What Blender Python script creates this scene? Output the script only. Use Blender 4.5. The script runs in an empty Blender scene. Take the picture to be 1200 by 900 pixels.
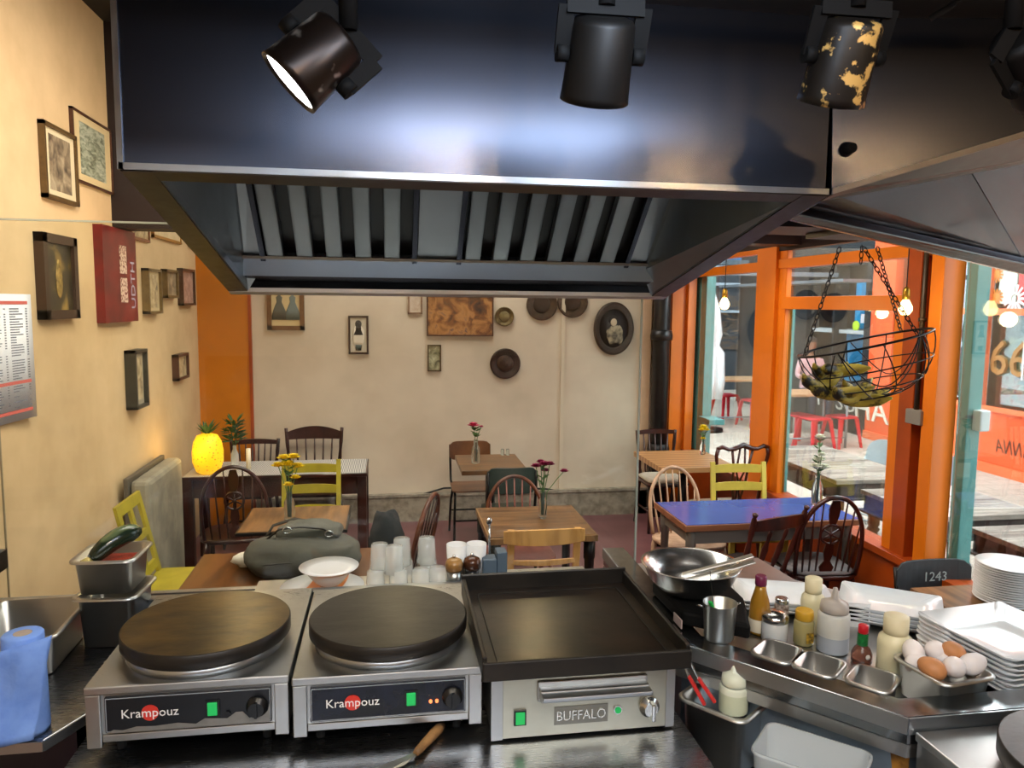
import bpy, bmesh, math, random
from mathutils import Vector, Matrix, noise
random.seed(7)
PI=math.pi
C=bpy.context.scene.collection
# ---------------------------------------------------------------- survey of the place
F=890.0; EYE=2.05; PITCH=math.atan(93.5/890); YAW=math.radians(9.2); ROLL=math.radians(0.6)
cR,sR=math.cos(ROLL),math.sin(ROLL)
def ray(px,py):
    a=(px-600)/F; b=(450-py)/F
    x=a*cR-b*sR; y=a*sR+b*cR
    f=math.cos(PITCH)+y*math.sin(PITCH); u=-math.sin(PITCH)+y*math.cos(PITCH)
    return (x*math.cos(YAW)+f*math.sin(YAW), f*math.cos(YAW)-x*math.sin(YAW), u)
def P(px,py,z=None,X=None,Y=None):
    r=ray(px,py)
    t=(z-EYE)/r[2] if z is not None else X/r[0] if X is not None else Y/r[1]
    return Vector((r[0]*t,r[1]*t,EYE+r[2]*t))
# ---------------------------------------------------------------- mesh building
class MB:
    def __init__(s): s.v=[]; s.f=[]; s.sm=[]; s.m=[]
    def add(s,vs,fs,smooth=False,mi=0):
        n=len(s.v); s.v+= [tuple(v) for v in vs]
        for f in fs: s.f.append([i+n for i in f]); s.sm.append(smooth); s.m.append(mi)
        return s
    def box(s,cx,cy,cz,sx,sy,sz,rz=0,M=None,mi=0):
        vs=[]
        for dz in (-.5,.5):
            for dx,dy in ((-.5,-.5),(.5,-.5),(.5,.5),(-.5,.5)):
                v=Vector((dx*sx,dy*sy,dz*sz))
                if rz: v=Matrix.Rotation(rz,3,'Z')@v
                if M: v=M@v
                vs.append(v+Vector((cx,cy,cz)))
        return s.add(vs,[(0,3,2,1),(4,5,6,7),(0,1,5,4),(1,2,6,5),(2,3,7,6),(3,0,4,7)],mi=mi)
    def b2(s,x0,x1,y0,y1,z0,z1,mi=0): return s.box((x0+x1)/2,(y0+y1)/2,(z0+z1)/2,abs(x1-x0),abs(y1-y0),abs(z1-z0),mi=mi)
    def bar(s,a,b,w,t,up=(0,0,1),mi=0):     # rectangular bar from a to b; w across, t along up
        a=Vector(a);b=Vector(b);d=(b-a); L=d.length; d.normalize()
        u=Vector(up); sd=d.cross(u)
        if sd.length<1e-4: sd=d.cross(Vector((0,1,0)))
        sd.normalize(); u=sd.cross(d).normalized()
        M=Matrix((sd,d,u)).transposed(); c=(a+b)/2
        return s.box(c.x,c.y,c.z,w,L,t,M=M,mi=mi)
    def prism(s,pts,z0,z1,mi=0):
        n=len(pts); vs=[(p[0],p[1],z0) for p in pts]+[(p[0],p[1],z1) for p in pts]
        fs=[tuple(range(n-1,-1,-1)),tuple(range(n,2*n))]+[(i,(i+1)%n,n+(i+1)%n,n+i) for i in range(n)]
        return s.add(vs,fs,mi=mi)
    def extr(s,pts,d,mi=0):               # 3d polygon pushed along d
        n=len(pts); d=Vector(d); vs=[Vector(p) for p in pts]+[Vector(p)+d for p in pts]
        fs=[tuple(range(n-1,-1,-1)),tuple(range(n,2*n))]+[(i,(i+1)%n,n+(i+1)%n,n+i) for i in range(n)]
        return s.add(vs,fs,mi=mi)
    def loft(s,rings,cap0=True,cap1=True,closed=True,smooth=True,loop=False,mi=0):
        n=len(rings[0]); vs=[p for r in rings for p in r]; fs=[]
        R=len(rings)
        for k in range(R if loop else R-1):
            for i in range(n if closed else n-1):
                j=(i+1)%n; k2=(k+1)%R; fs.append((k*n+i,k*n+j,k2*n+j,k2*n+i))
        s.add(vs,fs,smooth,mi)
        if cap0 and not loop: s.add(rings[0],[tuple(range(n-1,-1,-1))],False,mi)
        if cap1 and not loop: s.add(rings[-1],[tuple(range(n))],False,mi)
        return s
    def lathe(s,prof,n=24,c=(0,0,0),M=None,cap=True,mi=0,smooth=True):
        rings=[]
        for r,z in prof:
            ring=[]
            for i in range(n):
                v=Vector((r*math.cos(2*PI*i/n),r*math.sin(2*PI*i/n),z))
                if M: v=M@v
                ring.append(v+Vector(c))
            rings.append(ring)
        return s.loft(rings,cap and prof[0][0]>1e-5,cap and prof[-1][0]>1e-5,mi=mi,smooth=smooth)
    def cyl(s,a,b,r0,r1=None,n=12,mi=0):
        a=Vector(a);b=Vector(b); r1=r0 if r1 is None else r1
        d=b-a; M=d.to_track_quat('Z','Y').to_matrix()
        return s.lathe([(r0,0),(r1,d.length)],n,a,M,mi=mi)
    def turned(s,a,b,prof,n=10,mi=0):     # prof (t 0..1, r)
        a=Vector(a);b=Vector(b); d=b-a; M=d.to_track_quat('Z','Y').to_matrix()
        return s.lathe([(r,t*d.length) for t,r in prof],n,a,M,mi=mi)
    def tube(s,pts,r,n=8,closed=False,mi=0,sy=1.0):
        pts=[Vector(p) for p in pts]; N=len(pts); rings=[]; pu=None
        rr=r if isinstance(r,(list,tuple)) else [r]*N
        for i,p in enumerate(pts):
            if closed: d=pts[(i+1)%N]-pts[i-1]
            else: d=pts[min(i+1,N-1)]-pts[max(i-1,0)]
            d.normalize()
            if pu is None:
                u=Vector((0,0,1))
                if abs(d.z)>.9: u=Vector((0,1,0))
            else: u=pu
            u=(u-d*u.dot(d)).normalized(); pu=u; w=d.cross(u)
            rings.append([p+(u*math.cos(2*PI*k/n)*sy+w*math.sin(2*PI*k/n))*rr[i] for k in range(n)])
        return s.loft(rings,not closed,not closed,loop=closed,mi=mi)
    def ball(s,c,rx,ry=None,rz=None,n=16,m=10,M=None,mi=0):
        ry=rx if ry is None else ry; rz=rx if rz is None else rz; rings=[]
        for j in range(m+1):
            t=-PI/2+PI*j/m; ring=[]
            for i in range(n):
                v=Vector((rx*math.cos(t)*math.cos(2*PI*i/n),ry*math.cos(t)*math.sin(2*PI*i/n),rz*math.sin(t)))
                if M: v=M@v
                ring.append(v+Vector(c))
            rings.append(ring)
        return s.loft(rings,False,False,mi=mi)
    def build(s,name,mats,parent=None,bevel=0,loc=None,merge=True,sub=0):
        me=bpy.data.meshes.new(name); me.from_pydata(s.v,[],s.f)
        me.polygons.foreach_set('use_smooth',s.sm); me.polygons.foreach_set('material_index',s.m)
        bm=bmesh.new(); bm.from_mesh(me)
        if merge: bmesh.ops.remove_doubles(bm,verts=bm.verts,dist=1e-6)
        bmesh.ops.recalc_face_normals(bm,faces=bm.faces)
        bm.to_mesh(me); bm.free()
        for m in (mats if isinstance(mats,(list,tuple)) else [mats]): me.materials.append(m)
        o=bpy.data.objects.new(name,me); C.objects.link(o)
        if parent: o.parent=parent
        if loc is not None: o.location=loc
        if bevel:
            b=o.modifiers.new('b','BEVEL'); b.width=bevel; b.segments=2; b.limit_method='ANGLE'; b.angle_limit=math.radians(40)
        if sub:
            b=o.modifiers.new('s','SUBSURF'); b.levels=sub; b.render_levels=sub
        return o
def rr(w,d,r,z,n=4,cx=0,cy=0):
    out=[]
    for (sx,sy,a0) in ((1,1,0),(-1,1,PI/2),(-1,-1,PI),(1,-1,1.5*PI)):
        for k in range(n+1):
            a=a0+PI/2*k/n; out.append(Vector((cx+sx*(w/2-r)+r*math.cos(a),cy+sy*(d/2-r)+r*math.sin(a),z)))
    return out
def circ(r,z,n=24,cx=0,cy=0): return [Vector((cx+r*math.cos(2*PI*i/n),cy+r*math.sin(2*PI*i/n),z)) for i in range(n)]
def tag(o,label,cat,group=None,kind=None):
    if label: o['label']=label
    if cat: o['category']=cat
    if group: o['group']=group
    if kind: o['kind']=kind
    return o
def thing(name,label,cat,loc=(0,0,0),rz=0,group=None,rot=None):
    o=bpy.data.objects.new(name,None); C.objects.link(o); o.location=loc; o.rotation_euler=rot or (0,0,rz); o.empty_display_size=.05
    return tag(o,label,cat,group)
def struct(o): o['kind']='structure'; return o
def dup(root,loc=None,rz=None,label=None,group=None):
    r=root.copy(); C.objects.link(r)
    if loc is not None: r.location=loc
    if rz is not None: r.rotation_euler=(0,0,rz)
    if label: r['label']=label
    if group: r['group']=group
    for ch in list(root.children):
        c=ch.copy(); C.objects.link(c); c.parent=r
        for g in list(ch.children):
            d=g.copy(); C.objects.link(d); d.parent=c
    return r
def text(name,s,size,mat,parent,M,extr=.0008,align='CENTER',sx=1.0):
    cu=bpy.data.curves.new(name,'FONT'); cu.body=s; cu.size=size; cu.extrude=extr; cu.align_x=align; cu.align_y='CENTER'; cu.resolution_u=2
    to=bpy.data.objects.new('tmp',cu); C.objects.link(to)
    bpy.context.view_layer.update()
    me=bpy.data.meshes.new_from_object(to.evaluated_get(bpy.context.evaluated_depsgraph_get()))
    bpy.data.objects.remove(to)
    me.transform(M@Matrix.Diagonal((sx,1,1,1))); me.name=name; me.materials.clear(); me.materials.append(mat)
    o=bpy.data.objects.new(name,me); C.objects.link(o); o.parent=parent
    return o
def MX(loc,right,up):
    r=Vector(right).normalized(); u=Vector(up).normalized(); n=r.cross(u)
    M=Matrix((r,u,n)).transposed().to_4x4(); M.translation=Vector(loc); return M
# ---------------------------------------------------------------- materials
def srgb(c):
    if isinstance(c,str): c=[int(c[i:i+2],16)/255 for i in (0,2,4)]
    return tuple(((x/12.92) if x<=.04045 else ((x+.055)/1.055)**2.4) for x in c)+(1,)
def mat(name,col,rough=.5,metal=0,var=0,scale=8,bump=0,stretch=(1,1,1),col2=None,emit=0,trans=0,ior=1.45,coat=0,spec=.5,det=4,alpha=1,ramp=(.35,.65)):
    m=bpy.data.materials.new(name); m.use_nodes=True; nt=m.node_tree; b=nt.nodes['Principled BSDF']
    c=srgb(col); b.inputs['Base Color'].default_value=c
    b.inputs['Roughness'].default_value=rough; b.inputs['Metallic'].default_value=metal
    b.inputs['IOR'].default_value=ior; b.inputs['Transmission Weight'].default_value=trans
    b.inputs['Coat Weight'].default_value=coat; b.inputs['Specular IOR Level'].default_value=spec; b.inputs['Alpha'].default_value=alpha
    if emit:
        b.inputs['Emission Color'].default_value=c; b.inputs['Emission Strength'].default_value=emit
    if var or bump or col2:
        tc=nt.nodes.new('ShaderNodeTexCoord'); mp=nt.nodes.new('ShaderNodeMapping'); mp.inputs['Scale'].default_value=stretch
        nt.links.new(tc.outputs['Object'],mp.inputs[0])
        nz=nt.nodes.new('ShaderNodeTexNoise'); nz.inputs['Scale'].default_value=scale; nz.inputs['Detail'].default_value=det
        nz.inputs['Roughness'].default_value=.6
        nt.links.new(mp.outputs[0],nz.inputs['Vector'])
        if var or col2:
            rp=nt.nodes.new('ShaderNodeValToRGB'); rp.color_ramp.elements[0].position=ramp[0]; rp.color_ramp.elements[1].position=ramp[1]
            c2=srgb(col2) if col2 else tuple(x*(1-var) for x in c[:3])+(1,)
            c1=c if col2 else tuple(min(1,x*(1+var*.6)) for x in c[:3])+(1,)
            rp.color_ramp.elements[0].color=c2; rp.color_ramp.elements[1].color=c1
            nt.links.new(nz.outputs['Fac'],rp.inputs[0]); nt.links.new(rp.outputs[0],b.inputs['Base Color'])
            if emit: nt.links.new(rp.outputs[0],b.inputs['Emission Color'])
        if bump:
            bp=nt.nodes.new('ShaderNodeBump'); bp.inputs['Strength'].default_value=bump; bp.inputs['Distance'].default_value=.01
            nt.links.new(nz.outputs['Fac'],bp.inputs['Height']); nt.links.new(bp.outputs[0],b.inputs['Normal'])
    return m
def steel(name,col='9a9ea3',rough=.28,smear=.12,scale=3,stretch=(1,1,12),bump=.02,col2=None):
    m=bpy.data.materials.new(name); m.use_nodes=True; nt=m.node_tree; b=nt.nodes['Principled BSDF']; L=nt.links.new
    b.inputs['Metallic'].default_value=1
    tc=nt.nodes.new('ShaderNodeTexCoord')
    mp=nt.nodes.new('ShaderNodeMapping'); mp.inputs['Scale'].default_value=stretch; L(tc.outputs['Object'],mp.inputs[0])
    n1=nt.nodes.new('ShaderNodeTexNoise'); n1.inputs['Scale'].default_value=scale*10; n1.inputs['Detail'].default_value=5; L(mp.outputs[0],n1.inputs['Vector'])
    n2=nt.nodes.new('ShaderNodeTexNoise'); n2.inputs['Scale'].default_value=scale; n2.inputs['Detail'].default_value=5; L(tc.outputs['Object'],n2.inputs['Vector'])
    rp=nt.nodes.new('ShaderNodeValToRGB'); c=srgb(col); c2=srgb(col2) if col2 else tuple(x*.72 for x in c[:3])+(1,)
    rp.color_ramp.elements[0].color=c2; rp.color_ramp.elements[1].color=c
    rp.color_ramp.elements[0].position=.3; rp.color_ramp.elements[1].position=.65
    L(n2.outputs['Fac'],rp.inputs[0]); L(rp.outputs[0],b.inputs['Base Color'])
    mr=nt.nodes.new('ShaderNodeMapRange'); mr.inputs['From Min'].default_value=.3; mr.inputs['From Max'].default_value=.7
    mr.inputs['To Min'].default_value=max(.03,rough-smear); mr.inputs['To Max'].default_value=rough+smear
    ad=nt.nodes.new('ShaderNodeMath'); ad.operation='ADD'; L(n1.outputs['Fac'],ad.inputs[0]); L(n2.outputs['Fac'],ad.inputs[1])
    hf=nt.nodes.new('ShaderNodeMath'); hf.operation='MULTIPLY'; hf.inputs[1].default_value=.5; L(ad.outputs[0],hf.inputs[0])
    L(hf.outputs[0],mr.inputs['Value']); L(mr.outputs[0],b.inputs['Roughness'])
    bp=nt.nodes.new('ShaderNodeBump'); bp.inputs['Strength'].default_value=bump; bp.inputs['Distance'].default_value=.01
    L(n1.outputs['Fac'],bp.inputs['Height']); L(bp.outputs[0],b.inputs['Normal'])
    return m
def wood(name,c1,c2,rough=.45,scale=2.2,stretch=(1,9,9),coat=0):
    m=mat(name,c1,rough,0,0,scale,.05,stretch,c2,coat=coat,det=8,ramp=(.38,.62)); return m
def pane_mat(name,tint='f4faf8',refl=1.0,rough=.0,dust=0.0):
    m=bpy.data.materials.new(name); m.use_nodes=True; nt=m.node_tree; L=nt.links.new
    for n in list(nt.nodes):
        if n.type!='OUTPUT_MATERIAL': nt.nodes.remove(n)
    out=nt.nodes['Material Output']
    t=nt.nodes.new('ShaderNodeBsdfTransparent'); t.inputs[0].default_value=srgb(tint)
    g=nt.nodes.new('ShaderNodeBsdfGlossy'); g.inputs['Roughness'].default_value=rough
    fr=nt.nodes.new('ShaderNodeFresnel'); fr.inputs[0].default_value=1.5
    ml=nt.nodes.new('ShaderNodeMath'); ml.operation='MULTIPLY'; ml.inputs[1].default_value=refl; L(fr.outputs[0],ml.inputs[0])
    mx=nt.nodes.new('ShaderNodeMixShader'); L(ml.outputs[0],mx.inputs[0]); L(t.outputs[0],mx.inputs[1]); L(g.outputs[0],mx.inputs[2])
    if dust:
        d=nt.nodes.new('ShaderNodeBsdfDiffuse'); d.inputs[0].default_value=(.8,.8,.78,1)
        nz=nt.nodes.new('ShaderNodeTexNoise'); nz.inputs['Scale'].default_value=6; nz.inputs['Detail'].default_value=8
        tc=nt.nodes.new('ShaderNodeTexCoord'); L(tc.outputs['Object'],nz.inputs['Vector'])
        mr=nt.nodes.new('ShaderNodeMapRange'); mr.inputs['From Min'].default_value=.5; mr.inputs['From Max'].default_value=.8; mr.inputs['To Max'].default_value=dust
        L(nz.outputs['Fac'],mr.inputs['Value'])
        m2=nt.nodes.new('ShaderNodeMixShader'); L(mr.outputs[0],m2.inputs[0]); L(mx.outputs[0],m2.inputs[1]); L(d.outputs[0],m2.inputs[2]); mx=m2
    L(mx.outputs[0],out.inputs['Surface']); return m
def wave_mat(name,c1,c2,scale,axis='X',rough=.4,dist=0.0,thr=.5,soft=.02):
    m=bpy.data.materials.new(name); m.use_nodes=True; nt=m.node_tree; b=nt.nodes['Principled BSDF']; L=nt.links.new
    b.inputs['Roughness'].default_value=rough
    tc=nt.nodes.new('ShaderNodeTexCoord'); w=nt.nodes.new('ShaderNodeTexWave'); w.bands_direction=axis; w.inputs['Scale'].default_value=scale; w.inputs['Distortion'].default_value=dist
    L(tc.outputs['Object'],w.inputs['Vector']); rp=nt.nodes.new('ShaderNodeValToRGB')
    rp.color_ramp.elements[0].position=thr-soft; rp.color_ramp.elements[1].position=thr+soft
    rp.color_ramp.elements[0].color=srgb(c1); rp.color_ramp.elements[1].color=srgb(c2)
    L(w.outputs['Fac'],rp.inputs[0]); L(rp.outputs[0],b.inputs['Base Color']); return m
def art_mat(name,cols,scale=9,seed=0,rough=.35,stretch=(1,1,1)):
    m=bpy.data.materials.new(name); m.use_nodes=True; nt=m.node_tree; b=nt.nodes['Principled BSDF']; L=nt.links.new
    b.inputs['Roughness'].default_value=rough
    tc=nt.nodes.new('ShaderNodeTexCoord'); mp=nt.nodes.new('ShaderNodeMapping'); mp.inputs['Location'].default_value=(seed*3.1,seed*1.7,seed); mp.inputs['Scale'].default_value=stretch
    L(tc.outputs['Object'],mp.inputs[0]); nz=nt.nodes.new('ShaderNodeTexNoise'); nz.inputs['Scale'].default_value=scale; nz.inputs['Detail'].default_value=6; nz.inputs['Distortion'].default_value=.6
    L(mp.outputs[0],nz.inputs['Vector']); rp=nt.nodes.new('ShaderNodeValToRGB'); n=len(cols)
    while len(rp.color_ramp.elements)<n: rp.color_ramp.elements.new(.5)
    for i,c in enumerate(cols):
        rp.color_ramp.elements[i].position=.3+.4*i/(n-1); rp.color_ramp.elements[i].color=srgb(c)
    L(nz.outputs['Fac'],rp.inputs[0]); L(rp.outputs[0],b.inputs['Base Color']); return m
M={}
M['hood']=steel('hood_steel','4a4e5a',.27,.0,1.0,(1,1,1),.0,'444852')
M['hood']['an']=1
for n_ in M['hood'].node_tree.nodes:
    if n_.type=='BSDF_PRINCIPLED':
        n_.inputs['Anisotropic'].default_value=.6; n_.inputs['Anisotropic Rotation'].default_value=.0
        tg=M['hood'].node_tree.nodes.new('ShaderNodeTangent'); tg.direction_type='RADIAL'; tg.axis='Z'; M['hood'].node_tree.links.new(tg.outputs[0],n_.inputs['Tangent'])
M['hood_in']=steel('hood_inner','a2abb2',.34,.06,2,(8,1,1),.0)
M['baffle']=steel('baffle','9aa3a8',.32,.05,2,(8,1,1),.0)
M['rim']=steel('rim_steel','57534f',.36,.08,3,(1,1,1),.02)
M['lip']=steel('lip_steel','c2c6ca',.34,.08,4,(1,1,1),.0,'aab0b4')
M['st']=steel('steel','c4c4c2',.34,.1,4,(1,12,1),.015)
M['st_dark']=steel('bench_steel','9c9ea2',.27,.03,2.5,(1,10,1),.0)
M['st_pan']=steel('pan_steel','c6c6c2',.33,.05,3,(1,1,1),.0,'b4b4b0')
M['chrome']=steel('chrome','dcdcda',.22,.04,4,(1,1,1),.0,'c4c4c2')
M['apron']=steel('apron_steel','8e9aa4',.38,.1,5,(6,6,1),.02)
M['iron']=mat('cast_iron','141312',.42,.2,0,7,.06,col2='25211d')
M['iron1']=mat('seasoned_iron','66502a',.30,.4,0,6,.12,(1,2,1),'332918',ramp=(.35,.7))
M['iron2']=mat('grey_iron','383634',.36,.4,0,7,.1,(1,2,1),'201f1e',ramp=(.35,.7))
M['griddle']=mat('griddle_plate','3a2c20',.28,.4,0,6,.12,col2='1a1613',ramp=(.38,.7))
M['black']=mat('black_plastic','101113',.3)
M['panel']=mat('panel_black','15171c',.25,.2,0,12,0,col2='1c2030')
M['blackm']=mat('black_matte','0b0b0b',.7,spec=.15)
M['white']=mat('white_glaze','e9ebec',.15,0,.04,5,spec=.6)
M['green_on']=mat('green_switch','1fa050',.3,emit=.6)
M['red']=mat('logo_red','d03a30',.4)
M['txtw']=mat('text_white','f2f2f2',.5)
M['wall_l']=mat('wall_left_paint','d9bc90',.75,0,.1,2.2,.12,col2='c8ab80')
M['wall_b']=mat('wall_back_paint','dccbb6',.75,0,.1,1.4,.25,col2='cbb9a4',det=9)
M['orange_p']=mat('orange_paint','dd7410',.35,0,.12,1.2,.02)
M['orange_b']=mat('orange_recess','c8760e',.5,0,.1,2)
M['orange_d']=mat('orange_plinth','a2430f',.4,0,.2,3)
M['teal']=mat('teal_paint','5f9c96',.4,0,.1,4)
M['floor']=mat('floor_maroon','7a5152',.38,0,.2,3,.03,col2='684244')
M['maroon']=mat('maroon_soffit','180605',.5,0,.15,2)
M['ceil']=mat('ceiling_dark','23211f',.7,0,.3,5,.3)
M['drain']=mat('drain_black','1d1c1b',.35,.1,.3,20)
M['skirt']=mat('skirting_grey','a79c8b',.7,0,.25,14,.3,col2='7f7465')
M['w_dark']=wood('wood_dark','3c1a12','200c08',.3,3,(3,3,1),coat=.2)
M['w_mahog']=wood('wood_mahogany','4a1c12','240d08',.28,3,(3,3,1),coat=.2)
M['w_hoop']=wood('wood_hoop','6b3a24','432013',.35,4,(3,3,1))
M['w_pale']=wood('wood_pale','c2a184','9c7c60',.45,4,(3,3,1))
M['w_beech']=wood('wood_beech','d09a58','b07c40',.4,3,(6,6,1))
M['w_top']=wood('wood_top_brown','7c5632','4c321c',.35,2.5,(1,7,1),coat=.1)
M['w_top2']=wood('wood_top_light','8c653c','604226',.38,2.5,(7,1,1),coat=.1)
M['w_top3']=wood('wood_top_old','6a4020','3c200e',.3,2.2,(6,1,1),coat=.2)
M['w_plank']=wave_mat('wood_planks','b08a5c','8c6238',4.5,'Y',.4,1.2,.5,.4)
M['w_grey']=wood('wood_weathered','a59a8c','6f6358',.7,2.2,(1,8,8))
M['w_leg']=wood('wood_leg_out','a5793f','78542c',.6,4,(6,6,1))
M['w_greyd']=wood('wood_weathered_dark','5c5048','382f2a',.7,3,(1,8,8))
M['yel']=mat('yellow_paint','c4b24c',.4,0,.12,8,.03)
M['yel2']=mat('ochre_yellow_paint','a0922a',.45,0,.15,8,.03)
M['blue_t']=mat('blue_laminate','35509c',.22,0,.15,1.5,coat=.3)
M['edge']=wood('table_edge','8a5a3c','6b4028',.4)
M['green_ch']=mat('dark_green_ply','27332d',.35,0,.3,6)
M['school']=wood('school_ply','7c5236','5a3924',.35,3,(1,6,1))
M['ch_black']=mat('chalk_black','2c2f30',.45,0,.2,12)
M['metal_blk']=mat('black_frame','1e1c1c',.35,.6)
M['cush']=mat('cushion_cream','b9b09c',.9,0,.1,30,.2)
M['cushg']=mat('cushion_grey','8d8888',.9,0,.1,30,.2)
M['glass']=mat('tumbler_glass','e6ecea',.06,alpha=.36,spec=.9)
M['pane']=pane_mat('window_glass','f0f6f4',.45)
M['guard']=pane_mat('guard_glass','f6faf8',.55,0,.035)
M['rubber']=mat('rubber','0e0e0e',.7)
M['card']=mat('cardboard','a8998a',.9,0,.1,20)
M['bluepaper']=mat('blue_paper','7fa4e8',.9,0,.1,14,.4,col2='6a90dc')
# ================================================================ SETTING
XL=-1.67; XR=2.93; YB=7.1
def S(name,mb,m,parent=None,**k):
    o=mb.build(name,m,parent,**k)
    if parent is None: struct(o)
    return o
S('floor',MB().b2(XL-.1,XR+.05,-2.1,YB+.1,-.1,0),M['floor'])
S('wall_left',MB().b2(XL-.12,XL,-2.1,YB+.1,0,3.75),M['wall_l'])
S('wall_back',MB().b2(XL-.12,XR+.05,YB,YB+.12,0,3.75),M['wall_b'])
S('trim_1',MB().b2(XL,-1.24,YB-.03,YB,0,3.7),M['orange_b'])
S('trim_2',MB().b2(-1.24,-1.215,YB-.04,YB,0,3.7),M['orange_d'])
rear=mat('wall_rear_paint','c9b08a',.8,0,.1,2); S('wall_rear',MB().b2(XL-.1,3.3,-2.12,-2.0,0,3.75),rear)
S('trim_3',MB().b2(XL,3.3,-2.0,-1.985,0,1.55),mat('rear_maroon','5a1420',.5,0,.1,3))
S('wall_kitchen_right',MB().b2(2.9,3.0,-2.1,1.35,0,3.75),rear)
# high ceiling, dark kitchen soffit and the low maroon ceiling over the tables
S('ceiling',MB().b2(XL-.1,XR+.1,-2.1,YB+.1,3.7,3.8),M['ceil'])
S('trim_4',MB().b2(-.56,3.2,-2.0,1.52,2.64,2.8),M['ceil'])
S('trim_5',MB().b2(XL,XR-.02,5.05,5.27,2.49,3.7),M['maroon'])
S('baseboard_back',MB().b2(-1.2,2.5,YB-.05,YB,.0,.24).b2(-1.2,2.5,YB-.065,YB,.24,.265),M['skirt'])
S('trim_6',MB().b2(2.42,2.5,YB-.05,YB,0,3.7),mat('jamb_beige','c9ac8a',.5,0,.1,4))
ob=MB().b2(2.66,2.90,YB-.05,YB,0,3.7); ob.b2(2.70,2.74,YB-.07,YB-.05,0,2.49); ob.b2(2.85,2.93,YB-.10,YB-.05,0,2.49)
S('trim_7',ob,M['orange_p'])
# conduit and cable on the back wall
o=MB().b2(1.62,1.655,YB-.02,YB,.24,2.5).build('wall_conduit',mat('conduit_cream','d5c5ae',.5)); tag(o,'narrow cream conduit running straight up the back wall','conduit')
cab=[P(x,y,Y=YB-.035) for x,y in ((415,588),(445,592),(480,584),(520,572),(580,570),(640,573),(668,578),(700,577),(750,580))]
o=MB().tube(cab,.009,6).build('wall_cable',M['rubber']); tag(o,'black cable sagging along the foot of the back wall','cable')
# drain pipe
dp=thing('drain_pipe','thick black cast iron drain pipe standing in the back right corner','pipe',(2.58,YB-.12,0))
MB().lathe([(.082,0),(.082,3.7)],20).build('pipe',M['drain'],dp)
for z in (1.72,.62): MB().lathe([(.084,z),(.105,z+.005),(.108,z+.045),(.098,z+.09),(.084,z+.1)],20).build('collar',M['drain'],dp)
# window wall on the right (runs along Y at X 2.9)
OP=M['orange_p']; TE=M['teal']; x0,x1=2.88,2.96
def yz(y0,y1,z0,z1,xa=x0,xb=x1,m=OP,name='trim_8'): return S(name,MB().b2(xa,xb,y0,y1,z0,z1),m,bevel=.004)
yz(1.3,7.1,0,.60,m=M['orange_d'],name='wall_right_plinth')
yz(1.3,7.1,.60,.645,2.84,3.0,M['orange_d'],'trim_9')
yz(6.86,7.1,.6,2.5,2.97,3.06,TE,'trim_10')       # teal outer post
yz(5.36,5.66,.64,2.5,2.86,2.97,name='trim_11')          # orange post between windows
yz(5.25,5.36,.64,2.5,2.89,2.93,name='trim_12')
yz(5.27,5.32,.64,2.12,2.96,2.985,TE,'trim_13')
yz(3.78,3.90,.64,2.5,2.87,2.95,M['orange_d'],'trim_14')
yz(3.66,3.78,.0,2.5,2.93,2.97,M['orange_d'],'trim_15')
yz(3.57,3.665,.0,2.5,2.84,2.97,name='trim_16')
yz(3.49,3.565,.0,2.5,2.97,3.05,TE,'trim_17')
yz(5.66,7.1,2.325,2.40,name='trim_18')        # bar over first window
yz(3.66,5.36,2.335,2.405,name='trim_19')       # bar over transom
yz(3.90,5.25,2.035,2.125,2.86,2.96,name='trim_20')      # bar under transom
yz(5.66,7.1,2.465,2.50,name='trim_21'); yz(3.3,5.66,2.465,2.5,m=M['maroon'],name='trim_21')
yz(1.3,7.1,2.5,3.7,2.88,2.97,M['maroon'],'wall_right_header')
yz(1.3,3.5,2.46,2.5,m=OP,name='trim_22'); yz(1.35,1.45,.6,2.5,name='trim_23')
yz(3.90,3.99,.64,2.04,2.88,2.94,OP,'trim_24')
yz(6.6,6.86,.95,1.0,2.93,3.08,TE,'trim_25')
for i,(a,b,c,d) in enumerate(((5.66,6.86,.64,2.33),(5.66,6.86,2.40,2.47),(3.99,5.25,.64,2.04),(3.90,5.36,2.12,2.34),(3.90,5.36,2.40,2.47),(1.45,3.49,.64,2.47))):
    S('window_%d'%(i+1),MB().b2(2.915,2.921,a,b,c,d),M['pane'])
cd=thing('conduit_box','grey metal junction box with a dark conduit on the orange post','junction box',(2.85,3.72,0))
MB().b2(-.03,.03,-.07,.05,1.42,1.50).build('box',mat('box_grey','8d8a82',.4,.3),cd,bevel=.004)
MB().cyl((0,0,1.5),(0,0,2.46),.014).cyl((0,0,1.98),(0,0,2.0),.022).build('conduit',mat('conduit_dark','4a3a28',.4,.4),cd)
hb=MB().b2(3.0,3.06,3.435,3.492,1.42,1.53).build('door_latch_box',mat('latch_white','dfe6e4',.4),bevel=.008); tag(hb,'small white box fixed outside the teal door edge','box')

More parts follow.
